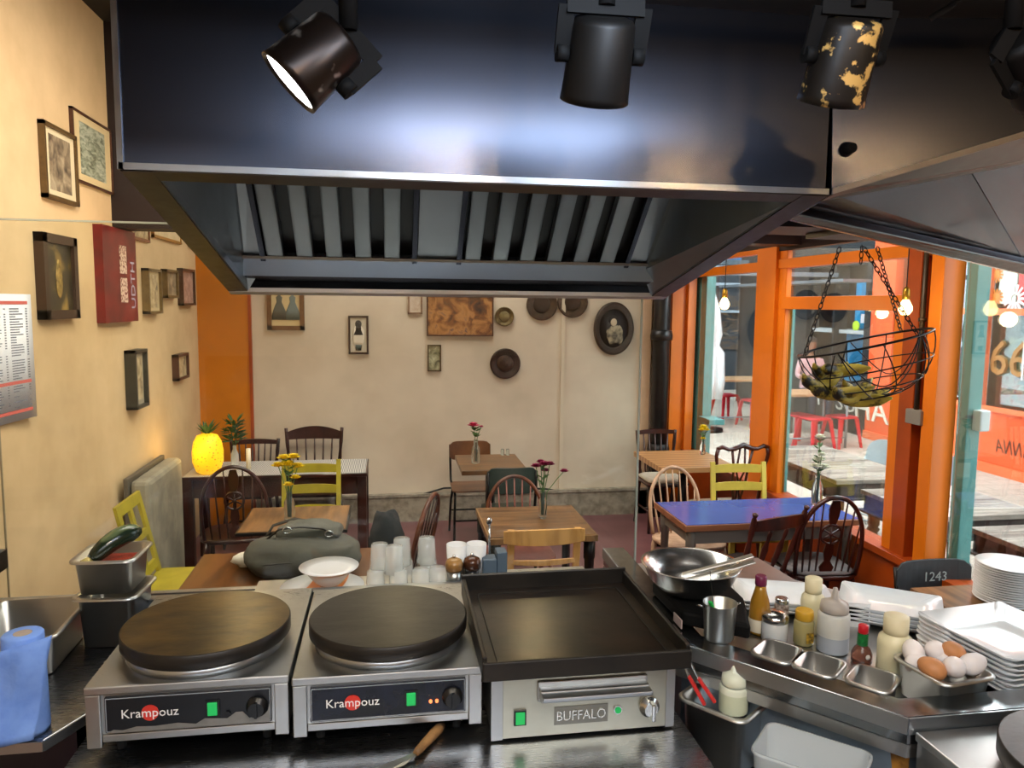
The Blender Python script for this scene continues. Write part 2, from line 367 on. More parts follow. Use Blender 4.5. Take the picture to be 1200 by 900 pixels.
# ================================================================ HOOD (left, large)
H=thing('extractor_hood','wide brushed steel extractor hood hanging above the three cooking machines','hood',(0,1.5,0))
w0,w1=-.478,.908; fz,rz_=2.285,2.075; D=.95; top=2.64
def hz(y): return fz+(rz_-fz)*y/D
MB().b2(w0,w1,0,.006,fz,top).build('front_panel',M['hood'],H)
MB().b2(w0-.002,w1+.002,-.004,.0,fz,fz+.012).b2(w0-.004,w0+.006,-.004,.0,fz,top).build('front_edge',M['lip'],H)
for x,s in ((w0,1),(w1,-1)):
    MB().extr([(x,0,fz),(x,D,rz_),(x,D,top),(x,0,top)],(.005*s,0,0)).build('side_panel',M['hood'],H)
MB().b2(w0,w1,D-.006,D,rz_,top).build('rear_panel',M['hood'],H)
fw=.055
rim=MB()
rim.extr([(w0,0,fz-.002),(w1,0,fz-.002),(w1,fw*.8,hz(fw*.8)-.002),(w0,fw*.8,hz(fw*.8)-.002)],(0,0,.004))
for a,b in ((w0,w0+fw),(w1-fw,w1)):
    rim.extr([(a,0,fz-.003),(b,0,fz-.003),(b,D,rz_-.003),(a,D,rz_-.003)],(0,0,.004))
rim.build('rim',M['rim'],H)
MB().extr([(w0,D-.035,hz(D-.035)-.004),(w1,D-.035,hz(D-.035)-.004),(w1,D,rz_-.004),(w0,D,rz_-.004)],(0,0,.005)).b2(w0+.02,w1-.02,D-.04,D-.032,hz(D-.035)-.003,hz(D-.035)+.02).build('rear_lip',M['lip'],H)
# inner side faces sloping up towards the filter bank
ix0,ix1=w0+fw,w1-fw
MB().extr([(ix0,.04,hz(.04)),(ix0,D-.04,hz(D-.04)),(ix0+.06,D-.12,2.16),(ix0+.06,.3,2.62),(ix0,.04,2.62)],(.003,0,0)).build('inner_side',M['hood_in'],H)
MB().extr([(ix1,.04,hz(.04)),(ix1,D-.04,hz(D-.04)),(ix1-.06,D-.12,2.16),(ix1-.06,.3,2.62),(ix1,.04,2.62)],(-.003,0,0)).build('inner_side',M['hood_in'],H)
# filter plane from (y .80,z 2.17) up to (y .45,z 2.52)
A=Vector((0,.81,2.172)); B=Vector((0,.42,2.52)); up=(B-A); nrm=Vector((0,-up.z,up.y)).normalized()
def fp(x,t,d=0):
    p=A+up*t+nrm*d; return (x,p.y,p.z)
MB().extr([fp(ix0,0,-.03),fp(ix1,0,-.03),fp(ix1,1,-.03),fp(ix0,1,-.03)],(0,.003,.003)).build('filter_bed',mat('filter_dark','4a4e50',.4,.8),H)
for a,b in ((ix0,-.365),(.085,.20),(.735,ix1)):
    MB().extr([fp(a,-.02),fp(b,-.02),fp(b,1),fp(a,1)],(0,.003,.003)).build('blanking_plate',M['hood_in'],H)
def baffle(x0_,x1_):
    mb=MB().extr([fp(x0_,0,.006),fp(x1_,0,.006),fp(x1_,1,.006),fp(x0_,1,.006)],(0,.003,.003))
    mb.extr([fp(x0_,0,.006),fp(x0_+.004,0,.006),fp(x0_+.004,1,.006),fp(x0_,1,.006)],(0,.02,.02)).extr([fp(x1_-.004,0,.006),fp(x1_,0,.006),fp(x1_,1,.006),fp(x1_-.004,1,.006)],(0,.02,.02))
    return mb
for k in range(5): baffle(-.345+k*.083,-.345+k*.083+.045).build('filter_baffle',M['baffle'],H)
for k in range(6): baffle(.225+k*.083,.225+k*.083+.045).build('filter_baffle',M['baffle'],H)
for xx in (-.365,.068,.2,.722): MB().extr([fp(xx,0,.008),fp(xx+.014,0,.008),fp(xx+.014,1,.008),fp(xx,1,.008)],(0,.01,.01)).build('filter_frame',M['hood'],H)
MB().extr([(ix0,.80,2.175),(ix1,.80,2.175),(ix1,.83,2.125),(ix0,.83,2.125)],(0,.01,.004)).b2(ix0,ix1,.79,.81,2.172,2.18).build('filter_channel',M['hood_in'],H)
MB().extr([(ix0,.83,2.128),(ix1,.83,2.128),(ix1,.90,2.112),(ix0,.90,2.112)],(0,0,.004)).extr([(ix0,.895,2.112),(ix1,.895,2.112),(ix1,.915,2.085),(ix0,.915,2.085)],(0,.01,.0)).build('drip_tray',mat('drip_dark','20242c',.25,.8),H)
MB().b2(-.2,-.19,.0,.004,2.64,2.66).build('top_clip',M['lip'],H)
# ================================================================ HOOD (right)
H2=thing('extractor_hood','second steel extractor hood at the right, its underside rising toward the viewer','hood',(0,0,0))
a=Vector((.918,1.5,2.286)); b=P(1290,134,Y=1.40); a2=Vector((.903,1.5,2.64)); b2=Vector((b.x+.0,1.40,2.64))
c=P(925,257,Y=1.70); d=P(1200,321,Y=2.25); d=c+(d-c)*1.35
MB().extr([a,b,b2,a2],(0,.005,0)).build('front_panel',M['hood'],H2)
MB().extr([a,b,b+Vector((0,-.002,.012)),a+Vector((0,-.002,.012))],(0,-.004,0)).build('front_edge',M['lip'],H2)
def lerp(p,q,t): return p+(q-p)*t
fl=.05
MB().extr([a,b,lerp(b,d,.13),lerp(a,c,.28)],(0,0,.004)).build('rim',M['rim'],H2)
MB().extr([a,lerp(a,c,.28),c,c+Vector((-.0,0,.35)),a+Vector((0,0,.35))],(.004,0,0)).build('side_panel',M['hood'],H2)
MB().extr([lerp(c,a,.18),lerp(d,b,.10),d,c],(0,0,.004)).build('rear_rim',M['rim'],H2)
MB().extr([c,d,d+Vector((0,.004,.006)),c+Vector((0,.004,.006))],(0,.008,-.002)).build('rear_lip',mat('rear_lip_bright','e8ddd0',.2,.9),H2)
i0,i1,i2,i3=[p+Vector((0,0,.02)) for p in (lerp(a,c,.28),lerp(b,d,.13),lerp(d,b,.10),lerp(c,a,.18))]
ms=lerp(i0,i1,.52); ms2=lerp(i3,i2,.72)
MB().extr([i0,ms,ms2,i3],(0,0,.004)).build('inner_panel',M['hood'],H2)
MB().extr([ms+Vector((.004,0,0)),i1,i2,ms2+Vector((.004,0,0))],(0,0,.004)).build('inner_panel',M['hood'],H2)
MB().extr([c,d,d+Vector((0,0,.4)),c+Vector((0,0,.4))],(0,.004,0)).build('rear_panel',M['hood'],H2)
kp=P(993,175,Y=1.49); MB().cyl((kp.x,1.495,kp.z),(kp.x,1.47,kp.z),.016,.01).build('bolt',M['blackm'],H2)
# ================================================================ TRACK SPOTLIGHTS
lamp_on=mat('lamp_face_lit','ffffff',.3,emit=14)
rust=mat('peeling_black_gold','17130f',.45,.3,0,28,.1,col2='c9a25c',ramp=(.40,.44)); scan=mat('spot_black','0a0908',.5,.0,.3,8,spec=.25)
steelcan=mat('spot_peeled_steel','241c18',.3,.7,0,9,.0,col2='b0aba4',ramp=(.44,.5))
def spot(label,top,face,r,body,lit,yoke=True,Lf=None):
    top=Vector(top); face=Vector(face); s=thing('spotlight',label,'spotlight',tuple(top)); f=face-top; 
    MB().turned((0,0,0),f,[(0,r*.55),(.04,r*.82),(.1,r*.9),(.9,r),(1,r*1.03),(1,r*.94),(.93,r*.9)],24).build('can',body,s)
    d=f.normalized(); M3=d.to_track_quat('Z','Y').to_matrix()
    MB().lathe([(r*.93,0),(.0001,.004)],24,f*.955,M3).build('lamp_face',lamp_on if lit else mat('lamp_face_off','2a2a26',.1),s)
    side=d.cross(Vector((0,1,0))).normalized()
    if yoke:
        m=f*.45; u=Vector((0,.0,1)) 
        pts=[m+side*(r*1.12),m+side*(r*1.12)-d*(f.length*.55),m-side*(r*1.12)-d*(f.length*.55),m-side*(r*1.12)]
        y=MB()
        for i in range(3): y.bar(pts[i],pts[i+1],.022,.006,up=(0,1,0))
        y.cyl(pts[0]+side*.008,pts[0]-side*.008,.012).cyl(pts[3]+side*.008,pts[3]-side*.008,.012)
        y.build('yoke',M['blackm'],s)
        q=(pts[1]+pts[2])/2
        MB().cyl(q,(q.x,q.y,2.64-top.z),.012).build('stem',M['blackm'],s)
    return s
sp1a=P(402,42,Y=1.02); sp1b=P(338,98,Y=1.012)
spot('lit spotlight with peeled silver can tilted down to the left',sp1a,sp1b,.044,steelcan,True)
sp2a=P(709,18,Y=1.02); sp2b=P(696,118,Y=1.07)
spot('plain black unlit spotlight pointing straight down before the hood',sp2a,sp2b,.047,scan,False)
sp3a=P(1001,20,Y=1.02); sp3b=P(973,120,Y=1.07)
spot('rusty black spotlight with peeling gold patches near the hood joint',sp3a,sp3b,.047,rust,False)
sp4a=P(1190,42,Y=1.0); sp4b=P(1224,108,Y=1.05)
spot('black spotlight cut off by the right edge of the view',sp4a,sp4b,.042,scan,False)
tr=MB().b2(-.3,1.2,1.02,1.055,2.58,2.60).build('lighting_track',M['blackm']); tag(tr,'black lighting track carrying the spotlights under the ceiling','track')
cb=MB().tube([P(1090,22,Y=1.3),P(1110,10,Y=1.28),P(1130,-5,Y=1.25),P(1150,-20,Y=1.2)],.006,6).build('ceiling_cable',M['rubber']); tag(cb,'black cable on the ceiling between the rusty and the rightmost spotlight','cable')
# ================================================================ BENCH AND COUNTERS
BZ=.995
bench=thing('work_bench','dark polished steel work bench in front of the cooking machines','bench',(0,0,0))
MB().b2(-.735,.735,.95,2.36,BZ-.03,BZ).build('worktop',M['st_dark'],bench,bevel=.004)
MB().b2(-.735,.70,1.02,2.34,.45,BZ-.03).build('cabinet',M['hood'],bench)
for x in (-.70,.66):
    for y in (1.0,2.3): MB().b2(x-.02,x+.02,y-.02,y+.02,0,.45).build('leg',M['st'],bench)
LZ=1.055
ll=thing('side_counter','steel counter with a clipped corner under the left containers','counter',(0,0,0))
pa=P(0,872,z=LZ); pb=P(48,871,z=LZ); pc=P(102,836,z=LZ)
MB().prism([(XL+.005,pa.y),(pb.x,pa.y),(pc.x,pc.y),(-.748,2.36),(XL+.005,2.36)],LZ-.022,LZ).build('worktop',M['st_dark'],ll,bevel=.003)
MB().extr([(XL+.01,pa.y-.001,LZ),(pb.x,pa.y-.001,LZ),(pb.x,pa.y-.001,LZ-.024),(XL+.01,pa.y-.001,LZ-.024)],(0,-.003,0)).extr([(pb.x,pa.y,LZ),(pc.x,pc.y,LZ),(pc.x,pc.y,LZ-.024),(pb.x,pa.y,LZ-.024)],(.003,-.003,0)).build('front_lip',M['lip'],ll)
MB().b2(XL+.02,-.78,1.95,2.34,.2,LZ-.022).build('cabinet',M['hood'],ll)
for x in (XL+.05,-.8): MB().b2(x-.015,x+.015,1.98,2.01,0,.2).b2(x-.015,x+.015,2.3,2.33,0,.2).build('leg',M['st'],ll)
SZ=1.09
rs=thing('serving_shelf','low steel serving shelf with upstand behind the cooking machines','shelf',(0,0,0))
MB().b2(-.45,.70,2.372,2.645,SZ-.02,SZ).build('shelf_top',M['st'],rs)
MB().b2(-.80,.72,2.362,2.38,SZ-.05,1.145).b2(-.80,.72,2.362,2.40,1.14,1.148).build('front_upstand',M['lip'],rs)
MB().b2(-.80,.70,2.40,2.43,0,SZ-.02).build('shelf_panel',M['apron'],rs)
# glass guard
gg=thing('glass_guard','clear glass guard standing along the counter behind the machines','glass screen',(0,2.655,0))
MB().b2(XL+.005,.905,0,.008,1.06,2.30).build('pane',M['guard'],gg)
MB().b2(XL+.005,.905,-.001,.009,2.297,2.303).b2(.902,.908,-.001,.009,1.06,2.30).build('polished_edge',mat('glass_edge','b9c4bd',.2,spec=.8,alpha=.6),gg)
MB().b2(XL+.005,.905,-.01,.018,1.04,1.062).build('base_rail',M['lip'],gg)

# ================================================================ CREPE MACHINES
def crepe(label,x0_,yf,pl,worn,leds,w=.452,d=.56,zc=1.037,r=.205):
    t=thing('crepe_maker',label,'crepe maker',(x0_,yf,zc),0,'steel crepe makers on the bench'); W=w;Z=.135
    MB().b2(.004,W-.004,.012,d,.0,Z-.012).build('housing',M['st'],t)
    MB().b2(0,W,0,d+.004,Z-.02,Z).build('deck',M['st'],t,bevel=.003)
    MB().b2(.002,.034,.0,.02,-.012,Z-.02).b2(W-.034,W-.002,.0,.02,-.012,Z-.02).b2(.034,W-.034,.006,.02,-.002,.016).build('front_frame',M['st'],t,bevel=.002)
    pn=MB().b2(.042,W-.042,.004,.012,.022,.106).build('control_panel',M['panel'] if not worn else worn,t)
    MB().b2(.044,W-.044,.0025,.004,.103,.1045).b2(.044,W-.044,.0025,.004,.024,.0255).b2(.044,.0455,.0025,.004,.024,.1045).b2(W-.0455,W-.044,.0025,.004,.024,.1045).build('panel_outline',mat('outline','9aa0a8',.4),pn)
    MB().cyl((.140,.003,.065),(.140,.0015,.065),.019,n=24).build('logo_disc',M['red'],pn)
    text('logo','Krampouz',.030,M['txtw'],pn,MX((.140,.001,.065),(1,0,0),(0,0,1)),.0004)
    sw=MB().b2(.262,.294,.0,.006,.045,.085).build('switch_bezel',M['black'],t); MB().b2(.267,.289,-.004,.001,.049,.081).build('switch',M['green_on'],sw,bevel=.002)
    if leds: MB().cyl((.325,.003,.055),(.325,-.002,.055),.004).cyl((.340,.003,.055),(.340,-.002,.055),.004).build('indicator_light',mat('led','ff8a50',.3,emit=1.5),t)
    else: MB().cyl((.312,.003,.05),(.312,-.001,.05),.006).build('indicator_light',M['black'],t)
    kx=.378; kn=MB().turned((kx,.004,.062),(kx,-.018,.062),[(0,.025),(.25,.025),(.3,.021),(1,.018)],24).build('knob',M['black'],t)
    MB().b2(kx-.003,kx+.003,-.024,-.016,.045,.082).build('knob_pointer',M['black'],kn)
    MB().lathe([(.19,Z),(.19,Z+.018),(.175,Z+.03)],48,(W/2,d/2-.08,0)).build('collar',M['lip'],t)
    ho=MB().lathe([(r*.9,Z+.022),(r-.003,Z+.024),(r,Z+.028),(r,Z+.059),(r-.003,Z+.062)],64,(W/2,.205,0)).build('hotplate',pl,t)
    for p_ in ho.data.polygons: p_.material_index=0 if p_.normal.z>.9 else 1
    ho.data.materials.append(M['iron'])
    for x,y in ((.06,.05),(W-.06,.05),(.06,d-.05),(W-.06,d-.05)): MB().cyl((x,y,-.040),(x,y,.0),.011).build('foot',M['rubber'],t)
    return t
wornp=mat('worn_panel','15171c',.3,0,0,9,0,col2='15171c')
c1=crepe('leftmost crepe maker with seasoned brown plate and peeling black control panel',-.692,1.775,M['iron1'],wornp,False)
MB().add([(x,.0022,z) for x,z in ((.045,.022),(.405,.022),(.408,.075),(.402,.05),(.395,.042),(.36,.035),(.345,.052),(.33,.052),(.31,.038),(.26,.042),(.24,.03),(.2,.036),(.15,.032),(.11,.034),(.08,.027),(.06,.03))]
  ,[tuple(range(16))]).build('peeled_patch',mat('peeled_grey','8f8d88',.4,.6,.1,30),c1)
crepe('second crepe maker from the left with dark grey plate beside the griddle',-.232,1.755,M['iron2'],None,True)
# second-station machine, lower right corner
c3=thing('crepe_maker','crepe maker partly in view at the lower right corner','crepe maker',(1.145,1.06,1.02),0,'steel crepe makers on the bench')
MB().b2(0,.5,0,.36,.0,.08).build('housing',M['st'],c3)
MB().b2(-.004,.5,-.004,.365,.08,.1).build('deck',M['st'],c3,bevel=.003)
MB().lathe([(.17,.1),(.17,.125)],48,(.235,.125,0)).build('collar',M['lip'],c3)
MB().lathe([(.18,.12),(.2,.125),(.2,.159),(.197,.162)],64,(.245,.12,0)).build('hotplate',M['iron2'],c3)
for x,y in ((.05,.05),(.45,.05),(.05,.3),(.45,.3)): MB().cyl((x,y,-.04),(x,y,0),.011).build('foot',M['rubber'],c3)
sb=thing('side_bench','steel bench carrying the crepe maker at the lower right','bench',(0,0,0))
MB().b2(1.135,2.1,.75,1.43,.95,.98).build('worktop',M['st_dark'],sb); MB().b2(1.15,2.0,.8,1.42,.3,.95).build('cabinet',M['hood'],sb)
for x in (1.18,2.0):
    for y in (.82,1.39): MB().b2(x-.02,x+.02,y-.02,y+.02,0,.3).build('leg',M['st'],sb)

# ================================================================ GRIDDLE
g=thing('griddle','square electric griddle with black rimmed plate and steel front','griddle',(.236,1.715,1.005)); W=.462
MB().b2(.004,W-.004,.01,.46,0,.168).build('housing',M['st'],g)
MB().b2(0,.028,.002,.03,-.004,.17).b2(W-.022,W,.002,.03,-.004,.17).build('side_trim',M['st'],g)
gy=mat('griddle_front','c2bfae',.3,.85,.12,5); fp_=MB().b2(.028,W-.022,.003,.011,-.002,.170).build('front_panel',gy,g,bevel=.001)
MB().b2(.115,.385,-.03,.004,.098,.128).b2(.112,.388,-.006,.004,.090,.14).build('grease_drawer',M['st'],g,bevel=.003)
MB().b2(.115,.385,-.055,-.028,.112,.124).build('drawer_handle',M['lip'],g,bevel=.003)
sw=MB().b2(.055,.085,-.003,.004,.032,.07).build('switch_bezel',M['black'],g); MB().b2(.059,.081,-.006,-.001,.036,.066).build('switch',M['green_on'],sw)
text('logo','BUFFALO',.036,mat('embossed','d8d6cc',.25,.9),g,MX((.222,.0,.046),(1,0,0),(0,0,1)),.0015,sx=.84)
MB().b2(.155,.29,.001,.003,.024,.070).build('logo_plate',mat('logo_pl','8d8a80',.4,.8),g)
MB().cyl((.315,.004,.052),(.315,-.002,.052),.011).build('indicator_bezel',M['chrome'],g)
MB().cyl((.315,.0,.052),(.315,-.004,.052),.008).build('indicator_light',M['green_on'],g)
kn=MB().turned((.395,.004,.055),(.395,-.02,.055),[(0,.026),(.4,.026),(.5,.018),(1,.017)],24).build('knob',M['chrome'],g)
MB().b2(.390,.400,-.04,-.015,.035,.078).build('knob_grip',M['chrome'],kn,bevel=.003)
px0,px1,py0,py1=-.018,W+.002,-.055,.455
MB().b2(px0,px1,py0,py1,.185,.199).build('plate',M['griddle'],g)
MB().b2(px0+.03,px1-.03,-.0,.42,.168,.186).build('plate_support',M['blackm'],g)
rm=MB(); t_=.011
rm.b2(px0-t_,px1+t_,py0-t_,py0,.180,.226).b2(px0-t_,px1+t_,py1,py1+t_,.180,.246).b2(px0-t_,px0,py0,py1,.180,.236).b2(px1,px1+t_,py0,py1,.180,.236)
rm.build('rim',M['iron'],g,bevel=.003)
gr=MB().b2(px0+.03,px0+.034,py0+.035,py1-.04,.199,.203).b2(px1-.034,px1-.03,py0+.035,py1-.04,.199,.203).b2(px0+.03,px1-.03,py1-.044,py1-.04,.199,.203); gr.build('inner_lip',M['iron'],g)
for x,y in ((.04,.04),(W-.04,.04),(.04,.42),(W-.04,.42)): MB().cyl((x,y,-.010),(x,y,0),.013).build('foot',M['rubber'],g)

# ================================================================ CONTAINERS
def panmesh(w,d,h,fl=.014,r=.022,t=.0012,taper=.9):
    return MB().loft([rr(w+2*fl,d+2*fl,r+fl*.6,-.006),rr(w+2*fl,d+2*fl,r+fl*.6,0),rr(w,d,r,0),rr(w*taper,d*taper,r,-h),],False,True).loft([rr(w+2*fl-.003,d+2*fl-.003,r+fl*.6,-.006),rr(w+2*t,d+2*t,r,-.006),rr(w*taper+2*t,d*taper+2*t,r,-h-t)],False,True)
def pan(name,label,cat,loc,w,d,h,rz=0,group=None,rot=None,fl=.014):   # loc: centre at rim height
    t=thing(name,label,cat,(loc[0],loc[1],loc[2]),rz,group,rot)
    panmesh(w,d,h,fl).build('container_body',M['st_pan'],t)
    return t
def on(px,py,z): return P(px,py,z=z)
q=on(128,760,LZ); pan('steel_container','lower steel container of the stacked pair at the left counter','container',(q.x-.002,q.y+.08,LZ+.152),.152,.165,.148,-.06)
q2=(q.x-.008,q.y+.083,LZ+.152+.108)
pan('steel_container','upper steel container holding the courgette at the left','container',q2,.152,.165,.100,-.02)
tm=thing('red_filling','red chopped filling inside the upper steel container','food',(q2[0],q2[1],q2[2]-.03)); tm['kind']='stuff'
rn=[rr(.14,.152,.02,0),rr(.10,.11,.02,.006),rr(.03,.03,.01,.012)]
MB().loft(rn,True,True).build('filling',mat('tomato','a8321c',.5,0,.4,40,.5),tm)
z0=Vector((q2[0]-.045,q2[1]-.035,q2[2]-.012)); z1=Vector((q2[0]+.062,q2[1]+.055,q2[2]+.045)); 
zc=thing('courgette','dark green striped vegetable lying across the upper steel container','vegetable',tuple(z0))
pts=[(z1-z0)*t+Vector((0,0,.018*math.sin(PI*t))) for t in [i/10 for i in range(11)]]
MB().tube(pts,[.016,.022,.025,.027,.028,.029,.029,.028,.027,.022,.012],16).build('vegetable_body',wave_mat('courgette_skin','1c2a1c','5c6a48',3.2,'Z',.2,9,.78,.1),zc)
MB().cyl(pts[0],pts[0]-Vector((.02,.02,.004)),.014,.010,10).build('stem_end',mat('stem_cream','c9b56a',.5),zc)
q=on(42,742,LZ+.09); pan('steel_tray','wide shallow steel container beside the stacked pair, left edge of view','container',(q.x-.045,q.y+.05,LZ+.115),.23,.28,.11,0.03)
o=MB().b2(XL+.005,-1.08,2.15,2.36,1.44,1.465).b2(XL+.005,-1.08,2.15,2.17,1.42,1.47).build('wall_shelf',M['rim']); 
bpy.data.objects.remove(o)
q=on(5,655,1.3)
zz_=P(9,655,Y=2.34).z; sh=MB().b2(XL+.005,P(9,655,Y=2.34).x,2.2,2.34,zz_-.025,zz_+.03).build('wall_bracket_shelf',M['rim']); tag(sh,'small steel shelf end at the left edge above the shallow container','shelf')
# paper roll
q=on(28,868,LZ)
pr_=thing('paper_roll','blue paper towel roll with a loose hanging sheet on the left counter','paper roll',(q.x-.01,q.y+.045,LZ))
ph=.235
MB().lathe([(.019,ph),(.019,ph-.02),(.019,.0)],24).build('core',M['card'],pr_)
MB().loft([circ(.044,.0),circ(.046,.01),circ(.043,ph-.004),circ(.040,ph),circ(.0195,ph)],True,False).build('roll',M['bluepaper'],pr_)
sheet=MB(); n1,n2=18,14; vs=[]
for j in range(n2+1):
    v=j/n2
    for i in range(n1+1):
        u=i/n1; x=-.062-.02*v*0+u*(.135-.02*v)-.02*v; y=-.048-.004*math.sin(u*9+v*5)-.006*math.sin(u*4-v*7)-.02*v+.05*max(0,u-.6)
        z=ph*(1-v)*.93+.004+ (u-.5)*.028*(1-v)
        vs.append((x,y,z))
sheet.add(vs,[(j*(n1+1)+i,j*(n1+1)+i+1,(j+1)*(n1+1)+i+1,(j+1)*(n1+1)+i) for j in range(n2) for i in range(n1)],True)
so=sheet.build('loose_sheet',M['bluepaper'],pr_); m=so.modifiers.new('s','SOLIDIFY'); m.thickness=.001
# spatula
q=on(500,868,BZ+.012); q1=on(518,846,BZ+.02); q3=on(487,882,BZ+.014); q4=on(440,905,BZ+.004)
sp=thing('spatula','palette knife with worn wooden handle lying on the steel bench','spatula',(q3.x,q3.y,BZ))
dl=q1-q3
MB().tube([Vector((0,0,.012))+Vector((dl.x,dl.y,.0))*t for t in (0,.1,.35,.6,.85,1)],[.007,.010,.011,.0125,.013,.009],12).build('handle',wood('handle_wood','9a744a','5e452c',.5),sp)
db=Vector((q4.x-q3.x,q4.y-q3.y,0)); pd=Vector((-db.y,db.x,0)).normalized()
MB().extr([pd*.006+Vector((0,0,.010)),-pd*.006+Vector((0,0,.010)),-pd*.014+db*.35+Vector((0,0,.003)),-pd*.016+db*1.6+Vector((0,0,.002)),pd*.016+db*1.6+Vector((0,0,.002)),pd*.014+db*.35+Vector((0,0,.003))],(0,0,.0012)).build('blade',M['st_pan'],sp)

# ================================================================ RIGHT COUNTER
CZ=1.15; DZ=1.085
rc=thing('corner_counter','angled steel counter with raised rim carrying bottles, eggs and dishes','counter',(0,0,0))
inner=[(.783,2.66),(.762,1.865),(1.128,1.432),(2.3,1.432)]
inn2=[(.860,2.66),(.842,1.895),(1.163,1.512),(2.3,1.512)]
outer=[(2.3,1.80),(1.75,2.02),(1.42,2.42),(1.40,2.66)]
MB().prism(inner+outer,DZ-.03,DZ).build('deck',M['st'],rc)
rmb=MB()
for i in range(3):
    p,q_,r_,s_=inner[i],inner[i+1],inn2[i+1],inn2[i]
    rmb.prism([p,q_,r_,s_],DZ,CZ)
rmb.build('rim_strip',steel('rim_strip_steel','a9adb0',.2,.09,5,(1,1,1),.01),rc,bevel=.003)
lp=MB()
for i in range(3):
    p=Vector(inner[i]+(0,)); q_=Vector(inner[i+1]+(0,)); n_=Vector(((q_-p).y,-(q_-p).x,0)).normalized()*-.002
    n_=Vector((-(q_-p).y,(q_-p).x,0)).normalized()*-.004 if True else n_
    a3=p+Vector((0,0,CZ-.001)); b3=q_+Vector((0,0,CZ-.001)); lp.extr([a3,b3,b3-Vector((0,0,.038)),a3-Vector((0,0,.038))],n_)
lp.build('front_lip',M['lip'],rc)
i2=[(.80,2.66),(.785,1.885),(1.145,1.46),(2.3,1.46)]
rust_a=mat('apron_blue_steel','8f9ca8',.35,.75,.15,6)
ap=MB()
for i in range(3):
    p=Vector(i2[i]+(.2,)); q_=Vector(i2[i+1]+(.2,)); ap.extr([p,q_,q_+Vector((0,0,DZ-.24)),p+Vector((0,0,DZ-.24))],(0.01,0.01,0))
ap.build('apron',rust_a,rc)
p=Vector((1.150,1.448,.9)); MB().extr([(1.118,1.484,1.10),(1.149,1.447,1.11),(1.149,1.447,.98),(1.137,1.461,.93),(1.125,1.475,.90),(1.128,1.472,1.0)],(-.002,-.002,0)).build('rust_stain',mat('rust_stain','a8742a',.7,0,.5,30,col2='5e3f1c'),rc)
ls=thing('lower_shelf','low steel shelf below the angled counter holding the tub','shelf',(0,0,0))
MB().prism([(.745,1.0),(.745,1.86),(.79,1.86),(1.13,1.45),(1.13,1.0)],.86,.88).build('shelf_top',M['st_dark'],ls)
for x,y in ((.77,1.03),(1.1,1.03),(.77,1.8),(1.1,1.42)): MB().b2(x-.012,x+.012,y-.012,y+.012,0,.86).build('leg',M['st'],ls)
# lower pan with tongs and squeeze bottle
A_=on(795,818,1.045); B_=on(878,852,1.045); D_=on(828,785,1.045); Cc=(B_+D_)/2; ang=math.atan2(B_.y-A_.y,B_.x-A_.x)
w_=(B_-A_).length-.028; d_=(D_-A_).length-.028
print('LOWPAN',A_,B_,D_,w_,d_,ang)
pan('steel_container','steel container below the angled counter holding the red tongs','container',(Cc.x,Cc.y,1.045),w_,d_,.16,ang)
def lat(px,py,z,**k): return on(px,py,z)
def squeeze(label,base,r,h,col,liquid,capcol,level=.5,nz=.03,cap='nozzle',grp=None):
    t=thing('squeeze_bottle',label,'bottle',tuple(base))
    MB().lathe([(r*.9,0),(r,.006),(r,h*.93),(r*.86,h)],28).build('bottle_body',col,t)
    if liquid: MB().lathe([(r*1.003,.004),(r*1.003,h*level)],28,cap=False).build('contents',liquid,t)
    cp=MB().lathe([(r*.88,h),(r*.9,h+.006),(r*.84,h+.026),(r*.5,h+.032),(.011,h+.038),(.006,h+.038+nz),(.0001,h+.04+nz)],24).build('nozzle_cap',capcol,t)
    return t
fr_w=mat('frosted_plastic','dfe0d8',.35,trans=.25,coat=.1); milky=mat('milky_plastic','d7dcc8',.35,trans=.1); capt=mat('cap_translucent','c9c0b6',.35,trans=.3)
pale_y=mat('cream_plastic','e6dfb8',.35)
q=on(860,834,.90); q.z=.886+.0; bq=P(860,834,Y=Cc.y-.02)
squeeze('milky squeeze bottle standing in the container with the red tongs',(bq.x+.0,Cc.y-.015,bq.z),.0365,.072,milky,mat('milky2','c9d0b4',.4),milky,.75,.022)
pt=thing('pan_insert','steel lid under the milky squeeze bottle','lid',(bq.x,Cc.y-.015,bq.z-.002)); MB().lathe([(.036,0),(.036,.0015)],24).build('lid_disc',M['st_pan'],pt); 
for i,(u,v,lab) in enumerate((((803,783),(840,835),'outer'),((815,790),(862,840),'inner'))):
    pass
t=thing('tongs','red handled steel tongs standing in the lower steel container','tongs',(0,0,0))
for a1,a2,a3 in (((826,826),(807,792),(800,772)),((838,823),(818,794),(806,770))):
    p1=P(*a1,Y=Cc.y-.05);p2=P(*a2,Y=Cc.y-.03);p3=P(*a3,Y=Cc.y-.02)
    MB().bar(p1,p2,.012,.008).build('handle',mat('red_grip','c62f2c',.35),t,bevel=.002); MB().bar(p2,p3,.013,.002).build('arm',M['chrome'],t)
# clear tub
D_=on(903,843,1.06); B_=on(1022,880,1.06); A_=D_
tubm=mat('clear_tub','dfe8ec',.3,trans=.3,ior=1.2,alpha=.55)
Bx=(B_-A_); ang=math.atan2(Bx.y,Bx.x); 
tw=Bx.length; 
nn_=Vector((math.sin(ang),-math.cos(ang),0))*.075; tub=thing('plastic_tub','translucent rectangular plastic tub in front of the angled counter','tub',((A_.x+B_.x)/2+nn_.x,(A_.y+B_.y)/2+nn_.y,1.055),ang)
MB().loft([rr(tw+.01,.16,.026,-.006),rr(tw+.01,.16,.026,0),rr(tw-.002,.148,.022,0),rr(tw*.88,.125,.018,-.160)],False,True).loft([rr(tw+.004,.154,.026,-.006),rr(tw*.9,.13,.018,-.164)],False,True).build('tub_body',tubm,tub)
